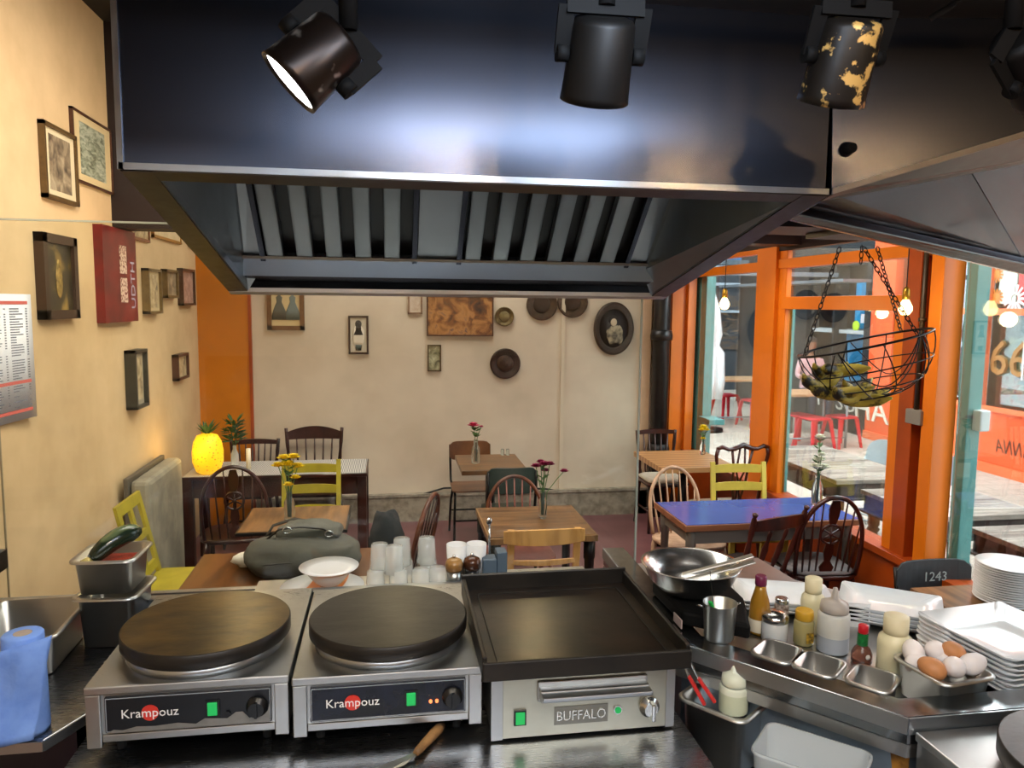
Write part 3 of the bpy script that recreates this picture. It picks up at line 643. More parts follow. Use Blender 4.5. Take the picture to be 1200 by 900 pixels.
# pans set in the counter
dirv=Vector((1.128-.762,1.432-1.865,0)).normalized(); angd=math.atan2(dirv.y,dirv.x)
for k,(px,py) in enumerate(((911,762),(960,777),(1023,794))):
    q=on(px,py,CZ+.004)
    pan('steel_container',['left of the three small empty steel containers behind the counter rim','middle of the three small empty steel containers behind the counter rim','right of the three small empty steel containers, beside the egg container'][k],'container',(q.x,q.y,CZ+.004),.094,.105,.062,angd,fl=.009)
# eggs
q=on(1105,778,1.19); ang=math.radians(-3)
A_=on(1043,765,1.19); B_=on(1110,803,1.19); Cn=on(1172,790,1.19); ec=(A_+Cn)/2
ea=math.atan2(B_.y-A_.y,B_.x-A_.x); ew=(B_-A_).length; ed=(Cn-B_).length; print('EGG',A_,B_,Cn,ew,ed)
ep=pan('steel_container','steel container filled with eggs on the counter corner','container',(ec.x,ec.y,1.185),ew-.024,ed-.02,.09,ea,fl=.012)
wegg=mat('egg_white','f0e9e6',.45,0,.04,10); begg=mat('egg_brown','c98a58',.5,0,.1,20)
eggs=[(1070,763,1.197,0,'white egg at the left end of the egg container'),(1097,763,1.20,0,'white egg second from the left at the back of the egg container'),(1117,764,1.205,1,'brown egg at the back of the egg container'),(1092,783,1.195,1,'brown egg at the front of the egg container'),(1118,782,1.20,0,'white egg just right of the front brown egg'),(1140,778,1.20,0,'white egg at the right end of the egg container'),(1075,778,1.178,0,'white egg half hidden in the front left corner of the container'),(1104,775,1.178,0,'white egg low between the two brown eggs')]
for px,py,z,b,l in eggs:
    q=on(px,py,z); e=MB(); pr=[]
    for i in range(11):
        a=PI*i/10; zz=-math.cos(a)*.033; r=math.sin(a)*.0255*(1-.12*math.cos(a)*-1); pr.append((max(r,1e-5),zz))
    Mx=Matrix.Rotation(random.uniform(.9,1.6),3,(random.uniform(-1,1),random.uniform(-1,1),0)) 
    o=e.lathe(pr,18,(0,0,0),Mx).build('egg',begg if b else wegg); o.location=q
    tag(o,l,'egg','eggs in the steel container')
# bottles and jars on the deck
hm=mat('honey','c08a2c',.1,trans=.35,coat=.3)
q=on(889,742,DZ); SC=1; t=thing('honey_bottle','amber syrup bottle with a purple cap beside the black scale','bottle',tuple(q))
MB().lathe([(.024,0),(.030,.01),(.031,.06),(.027,.10),(.017,.135),(.014,.15)],24).build('bottle_body',hm,t)
MB().lathe([(.031,.012),(.0325,.03),(.0325,.045),(.031,.05)],24,cap=False).build('label_band',mat('lbl','d8cfb8',.5),t)
MB().lathe([(.016,.148),(.017,.153),(.017,.175),(.014,.178)],20).build('cap',mat('cap_purple','6e2446',.3),t)
q=on(907,750,DZ); t=thing('sugar_shaker','glass sugar jar with a dented steel lid behind the left small container','jar',tuple(q))
MB().lathe([(.034,0),(.037,.005),(.037,.052),(.033,.06)],24).build('jar_body',mat('sugar_glass','dfe2e2',.25,trans=.2),t)
MB().lathe([(.036,.058),(.039,.063),(.038,.075),(.024,.086),(.0001,.088)],24).build('lid',M['chrome'],t)
q=on(912,742,DZ); 
q=on(941,754,DZ); t=thing('spice_jar','small spice jar with a mustard yellow cap beside the tall squeeze bottle','jar',tuple(q+Vector((0,0.0,0))))
MB().lathe([(.025,0),(.028,.004),(.028,.066),(.023,.075)],20).build('jar_body',mat('spice_glass','b9ac74',.25,trans=.3),t)
MB().lathe([(.024,.073),(.0255,.075),(.0255,.098),(.023,.101)],20).build('cap',mat('cap_mustard','c79a2e',.35),t)
MB().extr([(-.008,-.0285,.012),(.016,-.0255,.012),(.016,-.0255,.042),(-.008,-.0285,.042)],(0,-.0015,0)).build('label_patch',mat('lblk','3a2c18',.5,0,0,90,col2='c9a032'),t)
q=on(925,735,DZ); q.y+=.05; t=thing('pepper_jar','small glass jar of peppercorns behind the sugar jar','jar',tuple(q))
MB().lathe([(.02,0),(.022,.004),(.022,.05),(.019,.058)],20).build('jar_body',mat('peppercorn','b8a89a',.4,0,0,120,.2,col2='5a4438'),t)
MB().lathe([(.02,.056),(.021,.058),(.021,.07),(.018,.073)],20).build('lid',M['chrome'],t)
q=on(975,762,DZ); squeeze('large translucent squeeze bottle in the middle of the counter',q,.043,.115,fr_w,mat('grey_liquid','a9b0b8',.35),capt,.42,.03)
def mayo(label,q,r,h,sc=1):
    t=thing('sauce_bottle',label,'bottle',tuple(q))
    MB().lathe([(r*.9,0),(r,.006),(r*.97,h*.45),(r,h*.7),(r*.93,h*.82),(r*.66,h*.9),(r*.62,h)],26).build('bottle_body',pale_y,t)
    MB().lathe([(r*.70,h*.9),(r*.72,h),(r*.72,h*1.22),(r*.6,h*1.24),(.0001,h*1.24)],24).build('cap',mat('cap_cream','e2d9b4',.4),t)
    return t
q=on(957,745,DZ); q.y+=.03; mayo('pale cream sauce bottle behind the large squeeze bottle',q,.034,.135)
q=on(1052,800,DZ); q.y+=.02; mb_=mayo('pale yellow sauce bottle standing left of the eggs',q,.043,.14)
MB().extr([(.010,-.043,.06),(.036,-.027,.06),(.036,-.027,.09),(.010,-.043,.09)],(0,-.001,0)).build('label_patch',mat('lbl_pk','d8a48c',.5),mb_)
q=on(1012,778,DZ); t=thing('hot_sauce_bottle','small hot sauce bottle with red cap and green neck','bottle',tuple(q+Vector((0,.01,0))))
MB().lathe([(.024,0),(.027,.005),(.027,.028),(.020,.042),(.013,.05),(.012,.085)],22).build('bottle_body',mat('hs_glass','8c5a48',.15,trans=.5),t)
MB().lathe([(.0135,.05),(.0145,.053),(.014,.084)],22,cap=False).build('neck_wrap',mat('green_foil','1e7a3c',.3,0,.4,80),t)
MB().lathe([(.012,.084),(.0135,.086),(.013,.105),(.011,.107),(.0001,.107)],22).build('cap',mat('cap_red','c81f2c',.3),t)
MB().ball((0,-.027,.026),.007,.002,.007).build('emblem',mat('embl','e8e2d8',.3),t)
# steel cup with ladle
q=on(841,752,CZ); t=thing('steel_cup','steel cup with two riveted ears standing on the counter rim','cup',tuple(q+Vector((.012,.02,0))))
MB().lathe([(.036,0),(.039,.006),(.045,.10),(.0465,.102),(.044,.10),(.037,.01),(.0001,.008)],28).build('cup_body',M['st_pan'],t)
for s in (-1,1): MB().tube([(s*.044,0,.092),(s*.058,0,.096),(s*.060,0.012,.092),(s*.045,.012,.086)],.0025,6).build('ear',M['chrome'],t)
q0=q+Vector((.012,.02,0)); bs=thing('basting_brush','green handled brush and thin wire stick resting in the steel cup','brush',tuple(q0+Vector((-.006,0,.035))))
MB().bar((-.028,-.012,.075),(-.012,0,.045),.012,.006).build('green_handle',mat('green_plastic','2fd05a',.35),bs,bevel=.002)
MB().bar((-.012,0,.045),(.012,.01,.005),.01,.005).build('shaft',M['blackm'],bs)
MB().cyl((.0,.012,.0),(-.018,.02,.15),.0012,n=6).build('wire',M['blackm'],bs)
# black scale with cloth
A_=on(757,682,1.235);B_=on(838,742,1.235);B2=on(884,738,1.235);D2=on(850,690,1.235)
print('SCALE',A_,B_,B2,D2)
sc=thing('kitchen_scale','low black box under the steel mixing bowl on the counter','scale',(0,0,0))
ST=1.195; poly=[tuple(P(x_,y_,z=ST))[:2] for x_,y_ in ((800,716),(880,733),(872,700),(838,668),(764,680))]
MB().prism(poly,CZ+.002,ST).build('scale_body',M['blackm'],sc,bevel=.01)
MB().extr([(.80,1.99,1.155),(.80,1.93,1.155),(.80,1.93,1.18),(.80,1.99,1.18)],(-.003,0,0)).build('scale_label',mat('lblw','b9a4a0',.5),sc)
bq=on(806,694,1.236); bowlc=P(810,660,z=1.286); bowlc.z=1.197
bw=thing('mixing_bowl','steel mixing bowl resting on the black scale','bowl',tuple(bowlc))
MB().lathe([(.05,0),(.09,.012),(.125,.045),(.142,.088),(.149,.091),(.139,.090),(.122,.047),(.088,.015),(.0001,.005)],48).build('bowl_body',M['chrome'],bw)
wt=thing('serving_tongs','long steel tongs lying across the mixing bowl','tongs',tuple(bowlc))
for dy,dz in ((0,0),(.012,.014)): MB().bar((-.03,-.02+dy,.045+dz),(.10,-.055+dy,.088+dz),.022,.004).bar((.10,-.055+dy,.088+dz),(.165,-.072+dy,.112+dz),.03,.004).build('arm',M['st_pan'],wt,bevel=.001)
# dishes behind the bottles
def sqdish(w,d,lift,th=.006,r=.02,z=0):
    def ring(s,zz,k): 
        out=[]
        for p in rr(w*s,d*s,r,0,3): out.append(Vector((p.x,p.y,zz+k*(abs(p.x)/(w/2))**2*(abs(p.y)/(d/2))**2)))
        return out
    return MB().loft([ring(.55,0,0),ring(.62,.002,0),ring(1,lift*.5,lift),ring(1,lift*.5+th*.6,lift),ring(.62,.002+th*.7,0),ring(.0001+.3,.004,0)],True,True)
def platestack(name,label,cat,base,n,w,d,lift,rz,step,group,mesh=None,labs=None):
    pm=mesh
    for k in range(n):
        if pm is None: o=sqdish(w,d,lift).build(name,M['white']); pm=o.data
        else: o=bpy.data.objects.new(name,pm); C.objects.link(o)
        o.location=(base[0]+random.uniform(-.003,.003),base[1]+random.uniform(-.003,.003),base[2]+k*step); o.rotation_euler=(0,0,rz+random.uniform(-.03,.03))
        tag(o,label,cat,group)
a1=on(905,698,1.13); platestack('serving_dish','white rectangular dish stacked behind the bottles nearest the scale','dish',(a1.x+.04,a1.y+.01,DZ),3,.30,.20,.02,-.35,.012,'white dishes behind the syrup bottle')
a1=on(1025,712,1.13); platestack('serving_dish','white rectangular dish stacked behind the hot sauce and cream bottles','dish',(a1.x+.05,a1.y+.0,DZ),4,.29,.22,.022,-.62,.012,'white dishes behind the hot sauce')
a1=on(1175,765,1.18); platestack('square_plate','curved square white plate in the stack behind the eggs','plate',(a1.x+.06,a1.y+.06,DZ),8,.30,.30,.03,.12,.0125,'square plates stacked behind the eggs')
sl=MB(); 
for k in range(4): sl.b2(-.035,.035,-.002,.002,.02+k*.012,.026+k*.012)
q=on(1017,745,DZ); q.y+=.06; t=thing('grater','dark slotted metal rack standing behind the hot sauce','rack',tuple(q),-.3); MB().b2(-.04,.04,.002,.005,.0,.075).build('rack_back',M['white'],t); sl.build('slots',M['blackm'],t)
# ================================================================ THINGS ON THE SERVING SHELF
def tumbler_mesh():
    pr=[(.024,0),(.0265,.002),(.033,.09),(.0312,.09),(.0245,.008),(.0001,.006)]; rings=[]
    for j,(r,z) in enumerate(pr):
        rings.append([Vector(((r*(1+.035*(i%2) if j in (1,) or (j==2) else r))*math.cos(2*PI*i/28),(r*(1+.035*(i%2) if j in (1,2) else r))*math.sin(2*PI*i/28),.09-z)) for i in range(28)])
    return MB().loft(rings,True,False)
tumb=None
spots_=[(440,2.44,0,'bottom'),(467,2.44,0,'bottom'),(493,2.44,0,'bottom'),(513,2.45,0,'bottom'),(447,2.54,0,'back'),(474,2.54,0,'back'),(502,2.53,0,'back'),(445,2.48,1,'top'),(462,2.45,1,'top'),(471,2.53,1,'top'),(500,2.53,1,'top')]
for i,(px,y,l,_) in enumerate(spots_):
    q=P(px,680,Y=y); z=SZ+.001+l*.078
    if tumb is None: o=tumbler_mesh().build('drinking_glass',M['glass']); tumb=o.data
    else: o=bpy.data.objects.new('drinking_glass',tumb); C.objects.link(o)
    o.location=(q.x,y,z)
    tag(o,'upturned clear tumbler in the lower layer of glasses on the serving shelf' if not l else 'upturned clear tumbler stacked on top of the others on the serving shelf','glass','lower tumblers on the serving shelf' if not l else 'tumblers stacked on top on the serving shelf')
def mill(label,px,y,wm,low):
    q=P(px,680,Y=y); t=thing('pepper_mill',label,'pepper mill',(q.x,y,SZ))
    t.location.z+=.02; MB().lathe([(.026,-.02),(.027,.0),(.023,.03),(.025,.055)],20).build('grinder_body',low,t)
    MB().lathe([(.026,.055),(.029,.062),(.030,.078),(.025,.092),(.010,.100)],20).build('top_knob',wm,t)
    MB().ball((0,0,.104),.006).build('finial',M['chrome'],t)
mill('light wooden topped mill with a steel body beside the glasses',532,2.45,wood('mill_light','b48a50','7e5a30',.3),M['st_pan'])
mill('dark wooden topped mill right of the light one',553,2.46,wood('mill_dark','5a3420','341c10',.25),M['black'])
for px,y,l in ((535,2.56,'white cup behind the light wooden mill'),(558,2.56,'white cup behind the dark wooden mill')):
    q=P(px,680,Y=y); o=MB().lathe([(.03,0),(.036,.13),(.034,.13),(.028,.004),(.0001,.004)],24).build('cup',M['white']); o.location=(q.x,y,SZ); tag(o,l,'cup')
q=P(578,690,Y=2.5); t=thing('cutlery_holder','blue grey cutlery box behind the griddle','box',(q.x,2.53,SZ))
bg=mat('slate_blue','4f6070',.5); MB().b2(-.035,.012,-.03,.03,0,.09).b2(.014,.05,-.02,.04,0,.11).build('box_body',bg,t,bevel=.003)
MB().cyl((-.01,0,.1),(-.012,0,.21),.004).ball((-.012,0,.215),.010,.005,.015).build('cutlery',M['chrome'],t)
q=P(385,664,Y=2.5)
t=thing('glass_bowl','clear glass bowl holding up the white plate','bowl',(q.x,2.52,SZ+.020))
MB().lathe([(.03,0),(.045,.01),(.075,.05),(.073,.05),(.042,.013),(.0001,.008)],28).build('bowl_body',M['glass'],t)
o=MB().lathe([(.05,0),(.055,.003),(.096,.012),(.098,.015),(.06,.008),(.0001,.006)],40).build('round_plate',M['white']); o.location=(q.x,2.52,SZ+.071); tag(o,'round white plate on the glass bowl behind the crepe makers','plate')
pat=bpy.data.materials.new('painted_plate'); 
pat=wave_mat('painted_plate','e8862c','e9eef0',1.1,'X',.3,3,.35,.02)
o=MB().lathe([(.07,0),(.075,.003),(.135,.012),(.137,.016),(.08,.008),(.0001,.006)],40).build('patterned_plate',pat); o.location=(P(378,685,Y=2.52).x,2.515,SZ+.004); tag(o,'white plate with orange and yellow pattern under the glass bowl','plate')
# ================================================================ TABLES
def table(label,x0_,x1_,y0_,y1_,top,leg,th=.03,style='legs',apron=True,edge=None,z=.76,ins=.04,name='dining_table'):
    cx,cy=(x0_+x1_)/2,(y0_+y1_)/2; w,d=x1_-x0_,y1_-y0_
    t=thing(name,label,'table',(cx,cy,0))
    if edge:
        MB().b2(-w/2+.012,w/2-.012,-d/2+.012,d/2-.012,z-.006,z).build('tabletop',top,t)
        MB().b2(-w/2,w/2,-d/2,d/2,z-th,z-.003).build('edge_band',edge,t,bevel=.003)
    else: MB().b2(-w/2,w/2,-d/2,d/2,z-th,z).build('tabletop',top,t,bevel=.003)
    if style=='legs':
        if apron: 
            a=MB(); zz=z-th
            for s in (-1,1): a.b2(-w/2+ins,w/2-ins,s*(d/2-ins)-.01,s*(d/2-ins)+.01,zz-.09,zz).b2(s*(w/2-ins)-.01,s*(w/2-ins)+.01,-d/2+ins,d/2-ins,zz-.09,zz)
            a.build('apron',leg,t)
        for sx in (-1,1):
            for sy in (-1,1):
                MB().turned((sx*(w/2-ins),sy*(d/2-ins),z-th),(sx*(w/2-ins),sy*(d/2-ins),0),[(0,.034),(.15,.034),(.16,.028),(1,.022)],4).build('leg',leg,t)
    elif style=='square':
        a=MB(); zz=z-th
        for s in (-1,1): a.b2(-w/2+ins,w/2-ins,s*(d/2-ins)-.01,s*(d/2-ins)+.01,zz-.14,zz).b2(s*(w/2-ins)-.01,s*(w/2-ins)+.01,-d/2+ins,d/2-ins,zz-.14,zz)
        a.build('apron',leg,t)
        for sx in (-1,1):
            for sy in (-1,1): MB().b2(sx*(w/2-ins)-.035,sx*(w/2-ins)+.035,sy*(d/2-ins)-.035,sy*(d/2-ins)+.035,0,zz).build('leg',leg,t,bevel=.004)
    else:
        MB().cyl((0,0,.03),(0,0,z-th),.035).build('pedestal',M['metal_blk'],t)
        MB().bar((-.24,0,.018),(.24,0,.018),.05,.025).bar((0,-.24,.018),(0,.24,.018),.05,.025).build('base',M['metal_blk'],t)
        MB().b2(-.15,.15,-.15,.15,z-th-.012,z-th).build('mounting_plate',M['metal_blk'],t)
    return t
strip=wave_mat('striped_cloth','4b4f5c','cbc6c0',24,'X',.6,.3,.35,.1)
table('long dark table with a grey striped top against the back wall',-1.52,-.175,5.79,6.34,strip,M['w_dark'],.028,'square',edge=M['w_dark'])
table('square brown topped table with a vase of yellow flowers',-.861,-.245,4.33,4.87,M['w_top2'],M['w_dark'],.022,'ped',edge=M['metal_blk'])
table('scratched reddish brown table under the bag by the left wall',-.945,.03,3.36,3.98,M['w_top3'],M['w_dark'],.03,'legs')
table('brown wooden table with thick edge and purple flowers in the middle',.535,1.16,4.05,4.70,M['w_top'],M['metal_blk'],.04,'legs',apron=False,edge=M['w_top2'])
table('small brown table with the pink flower near the back wall',.548,1.067,5.76,6.40,M['w_top'],M['metal_blk'],.035,'ped')
table('blue topped table with wooden edge beside the orange window wall',1.72,2.86,4.15,4.70,M['blue_t'],mat('leg_grey','6f6a62',.5),.04,'legs',edge=M['edge'],ins=.06)
table('plank topped table in the back right corner',2.14,2.78,5.69,6.40,M['w_plank'],M['w_dark'],.045,'ped')
table('brown topped table carrying the stack of round plates at the right',2.38,2.82,2.25,3.07,M['w_top2'],M['w_mahog'],.03,'legs',apron=True)
# ================================================================ CHAIRS
def legs4(t,m,w,d,zs,splay=.03,r=.016,turn=True,back=True):
    for sx in (-1,1):
        for sy in (-1,1):
            if sy>0 and not back: continue
            a=(sx*(w/2-.04),sy*(d/2-.04),zs); b=(sx*(w/2-.04+splay),sy*(d/2-.04+splay),0)
            pr=[(0,r*.8),(.15,r*1.2),(.3,r*.8),(.5,r*1.3),(.8,r),(1,r*.75)] if turn else [(0,r*1.2),(1,r*.9)]
            MB().turned(a,b,pr,10).build('leg',m,t)
def seatmesh(w,d,z,th=.03,round_=.12): return MB().loft([rr(w*.96,d*.96,round_,z-th),rr(w,d,round_,z-th*.6),rr(w,d,round_,z-.005),rr(w*.97,d*.97,round_,z)],True,True)
def hoop_chair(label,x,y,rz,m,n=6,splat=False,h=.95,w=.40,cush=None,group=None,seat=.45,r=.013,lean=.10,mh=None):
    t=thing('hoop_back_chair',label,'chair',(x,y,0),rz,group); mh=mh or m
    seatmesh(w+.02,.42,seat).build('seat',m,t)
    if cush: MB().loft([rr(w-.03,.37,.1,seat-.002),rr(w-.01,.39,.1,seat+.012),rr(w-.06,.34,.1,seat+.028)],True,True).build('cushion',cush,t)
    legs4(t,m,w,.42,seat-.02)
    MB().cyl((-w/2+.03,-.15,.2),(-w/2+.03,.15,.2),.010).cyl((w/2-.03,-.15,.2),(w/2-.03,.15,.2),.010).cyl((-w/2+.03,0,.2),(w/2-.03,0,.2),.010).build('stretcher',m,t)
    y0=.17; H=h-seat; hw=w/2
    def pt(u,hh=None):     # hoop curve, u in 0..1
        a=PI*u; s=1.0
        x_=-hw*math.cos(a)*(.92 if False else 1); z_=math.sin(a)**.72 if 0<u<1 else 0
        x_=x_*(0.88+.12*min(1,z_*1.6)); return Vector((x_,y0+lean*z_,seat+H*z_))
    MB().tube([pt(i/28) for i in range(29)],r,8,sy=1.15).build('backrest_hoop',mh,t)
    def topat(xx):
        best=min((abs(pt(i/200).x-xx)+(0 if .04<i/200<.96 else 9),i) for i in range(201))[1]; return pt(best/200)
    xs=[-hw*.8+2*hw*.8*i/(n-1) for i in range(n)]
    for xx in xs:
        if splat and abs(xx)<.045: continue
        q=topat(xx*1.0); MB().turned((xx*.82,y0-.005,seat-.01),q,[(0,.005),(.3,.0075),(.6,.006),(1,.0045)],8).build('spindle',m,t)
    if splat:
        q=topat(0); sp=MB(); hh=H-.01
        def sy(z): return y0+lean*(z/H)-.006
        # pierced splat: two side strips with wheel in the middle
        prof=[(0,.028),(.10,.045),(.18,.018),(.30,.030),(.40,.024)]
        top_=[(.66,.018),(.76,.03),(.86,.034),(.96,.02)]
        for pf in (prof,top_):
            L_=[Vector((-b,sy(a*H),seat+a*H)) for a,b in pf]+[Vector((b,sy(a*H),seat+a*H)) for a,b in reversed(pf)]
            k=len(pf)
            for i in range(k-1): sp.extr([L_[i],L_[2*k-1-i],L_[2*k-2-i],L_[i+1]],(0,.010,0))
        c=Vector((0,sy(.53*H)+.004,seat+.53*H)); R=.062
        sp.tube([c+Vector((R*math.cos(a),lean*R/H*math.sin(a),R*math.sin(a))) for a in [2*PI*i/20 for i in range(20)]],.008,6,closed=True)
        for i in range(6):
            a=PI*i/3+.5; sp.cyl(c,c+Vector((R*math.cos(a),0,R*math.sin(a))),.006,n=6)
        sp.ball(c,.014,.008,.014,8,6); sp.build('pierced_splat',m,t)
    return t
def ladder_chair(label,x,y,rz,m,w=.40,h=.90,seat=.45,slats=(.86,.74,.60),name='ladder_back_chair',seatm=None,lean=.07):
    t=thing(name,label,'chair',(x,y,0),rz); d=.40
    MB().b2(-w/2,w/2,-d/2,d/2-.02,seat-.03,seat).build('seat',seatm or m,t,bevel=.006)
    def yb(z): return d/2-.02+ (lean*max(0,(z-seat))/(h-seat))
    for s in (-1,1):
        MB().bar((s*(w/2-.016),d/2+.02,0),(s*(w/2-.016),d/2-.02,seat),.032,.032,up=(0,1,0)).bar((s*(w/2-.016),d/2-.02,seat-.01),(s*(w/2-.016),yb(h),h),.032,.028,up=(0,1,0)).build('back_post',m,t)
        MB().bar((s*(w/2-.02),-d/2+.02,0),(s*(w/2-.02),-d/2+.02,seat-.02),.034,.034,up=(0,1,0)).build('leg',m,t)
    for z in slats:
        zz=z*h/.9; pts=[]
        for i in range(9):
            u=-1+i/4; pts.append(Vector((u*(w/2-.02),yb(zz)-.005+.018*(1-u*u),zz)))
        mb=MB(); rings=[[p+Vector((0,-.006,-.03)),p+Vector((0,.006,-.03)),p+Vector((0,.006,.026+.008*(1-(i/4-1)**2))),p+Vector((0,-.006,.026+.008*(1-(i/4-1)**2)))] for i,p in enumerate(pts)]
        mb.loft(rings,True,True,smooth=False).build('back_slat',m,t)
    MB().bar((-w/2+.02,-d/2+.02,.25),(w/2-.02,-d/2+.02,.25),.02,.02).bar((-w/2+.02,-d/2+.02,.16),(-w/2+.02,d/2,.16),.02,.02).bar((w/2-.02,-d/2+.02,.16),(w/2-.02,d/2,.16),.02,.02).build('stretcher',m,t)
    return t
def rail_chair(label,x,y,rz,m,w=.42,h=.92,seat=.45,n=4,finial=True,arch=.0,lean=.10,railh=.07,sp='turned',name='spindle_back_chair',cush=None,railz=None):
    t=thing(name,label,'chair',(x,y,0),rz)
    seatmesh(w,.42,seat,.03,.06).build('seat',m,t)
    if cush: MB().loft([rr(w-.04,.36,.06,seat-.002),rr(w-.02,.38,.06,seat+.018),rr(w-.08,.32,.06,seat+.035)],True,True).build('cushion',cush,t)
    legs4(t,m,w,.42,seat-.02)
    MB().cyl((-w/2+.03,-.15,.18),(-w/2+.03,.15,.18),.010).cyl((w/2-.03,-.15,.18),(w/2-.03,.15,.18),.010).cyl((-w/2+.03,0,.18),(w/2-.03,0,.18),.010).build('stretcher',m,t)
    y0=.17; top=h
    for s in (-1,1):
        a=Vector((s*(w/2-.05),y0,seat-.02)); b=Vector((s*(w/2-.01),y0+lean,top))
        pr=[(0,.012),(.1,.018),(.2,.012),(.4,.019),(.62,.013),(.75,.017),(.92,.015)]+([(.94,.009),(.96,.016),(.985,.016),(1,.004)] if finial else [(1,.015)])
        MB().turned(a,b,pr,10).build('back_post',m,t)
    zt=railz or (top-.08 if finial else top-.02)
    rings=[]
    for i in range(13):
        u=-1+i/6; p=Vector((u*(w/2-.015),y0+lean*(zt-seat)/(top-seat)+.035*(1-u*u),zt)); up_=railh/2*(.75+.45*(1-u*u))+arch*(1-u*u)
        rings.append([p+Vector((0,-.009,-railh/2)),p+Vector((0,.009,-railh/2)),p+Vector((0,.009,up_)),p+Vector((0,-.009,up_))])
    MB().loft(rings,True,True,smooth=False).build('crest_rail',m,t)
    for i in range(n):
        u=-1+2*(i+1)/(n+1); xb=u*(w/2-.05); q=(u*(w/2-.02),y0+lean*(zt-railh/2-seat)/(top-seat)+.035*(1-u*u),zt-railh/2+.01)
        pr=[(0,.008),(.2,.009),(.35,.016),(.6,.019),(.75,.009),(.85,.013),(1,.008)] if sp=='turned' else [(0,.007),(.5,.009),(1,.006)]
        MB().turned((xb,y0,seat-.01),q,pr,8).build('spindle',m,t)
    return t
def school_chair(label,x,y,rz,mw,h=.82,seat=.45,w=.38,frame=None,nm='school_chair',bh=.17,txt=None):
    t=thing(nm,label,'chair',(x,y,0),rz); f=frame or M['metal_blk']
    MB().loft([rr(w,.38,.05,seat,4),rr(w,.38,.05,seat+.012,4)],True,True,smooth=False).build('seat',mw,t)
    for s in (-1,1):
        MB().tube([(s*(w/2-.01),-.19,0),(s*(w/2-.02),-.16,.40),(s*(w/2-.02),-.13,seat-.012),(s*(w/2-.02),.13,seat-.012),(s*(w/2-.01),.18,seat+.03),(s*(w/2-.008),.215,seat+.2),(s*(w/2-.008),.235,h-.03)],.011,8).build('side_frame',f,t)
        MB().tube([(s*(w/2-.02),.08,seat-.02),(s*(w/2-.01),.16,.3),(s*(w/2),.22,0)],.011,8).build('rear_leg',f,t)
    MB().cyl((-w/2+.02,-.17,.2),(w/2-.02,-.17,.2),.008).cyl((-w/2+.01,.19,.2),(w/2-.01,.19,.2),.008).build('stretcher',f,t)
    rings=[]
    zc=h-bh/2
    for i in range(13):
        u=-1+i/6; yy=.222+.035*(1-u*u)-.012; k=bh/2*(1-.35*max(0,abs(u)-.8)/.2)
        rings.append([Vector((u*w/2,yy-.006,zc-k)),Vector((u*w/2,yy+.006,zc-k)),Vector((u*w/2,yy+.010,zc+k)),Vector((u*w/2,yy-.002,zc+k))])
    bk=MB().loft(rings,True,True,smooth=False).build('backrest',mw,t,bevel=.004)
    if txt: text('chalk_number',txt,.07,mat('chalk','9aa09a',.9),bk,MX((0,.202,zc+.03),(1,0,0),(0,0,1)),.0006)
    return t
# around the left tables
hoop_chair('dark wheel back hoop chair near the pineapple lamp',-1.05,5.42,PI+.08,M['w_dark'],7,True,.96,.46,lean=.08)
rail_chair('dark chair with a wide arched crest rail behind the striped table',-.66,6.62,0,M['w_dark'],.50,.95,.45,5,False,.03,.02,.075,'plain',railz=.885)
rail_chair('low backed dark spindle chair behind the striped table near the orange recess',-1.165,6.62,0,M['w_dark'],.42,.86,.45,6,False,.0,.02,.04,'plain',railz=.83)
ladder_chair('ochre yellow ladder back chair behind the yellow flower table',-.555,5.25,.0,M['yel2'],.41,.93,.45,(.84,.70,.56))
hoop_chair('dark hoop back chair turned sideways with a black garment hung on it',.01,4.62,-1.95,M['w_dark'],6,False,.90,.40,mh=M['w_hoop'])
school_chair('wooden school chair with black tube frame against the back wall',.71,6.5,.0,M['school'],.82,.45,.37)
school_chair('dark green plywood chair at the near side of the small back table',.90,5.72,PI,M['green_ch'],.84,.45,.38,bh=.2)
hoop_chair('reddish hoop back spindle chair behind the purple flower table',.83,4.74,0,mat('red_brown_wood','8a5046',.4,0,.2,20),7,False,.89,.42,lean=.08,mh=M['w_hoop'])
# light beech chair, near side of middle table
t=thing('beech_chair','light beech chair with a curved top rail in front of the purple flower table','chair',(.825,4.14,0),PI)
seatmesh(.40,.40,.45,.025,.08).build('seat',M['w_beech'],t); w=.44
for s in (-1,1):
    MB().bar((s*.18,.19,0),(s*.18,.16,.45),.035,.03,up=(0,1,0)).bar((s*.18,.16,.44),(s*.185,.21,.84),.035,.024,up=(0,1,0)).build('back_post',M['w_beech'],t)
    MB().bar((s*.17,-.17,0),(s*.165,-.165,.44),.034,.034,up=(0,1,0)).build('leg',M['w_beech'],t)
for z,k,e in ((.80,.045,.225),(.655,.016,.175)):
    rings=[]
    for i in range(11):
        u=-1+i/5; yy=.205+(z-.8)*.1+.03*(1-u*u); kk=k*(1-.25*abs(u)**3)
        rings.append([Vector((u*e,yy-.008,z-kk)),Vector((u*e,yy+.008,z-kk)),Vector((u*e,yy+.008,z+kk)),Vector((u*e,yy-.008,z+kk))])
    MB().loft(rings,True,True,smooth=False).build('back_rail',M['w_beech'],t,bevel=.003)
MB().bar((-.17,-.165,.2),(.17,-.165,.2),.02,.02).bar((-.17,-.165,.2),(-.18,.17,.2),.02,.02).bar((.17,-.165,.2),(.18,.17,.2),.02,.02).build('stretcher',M['w_beech'],t)
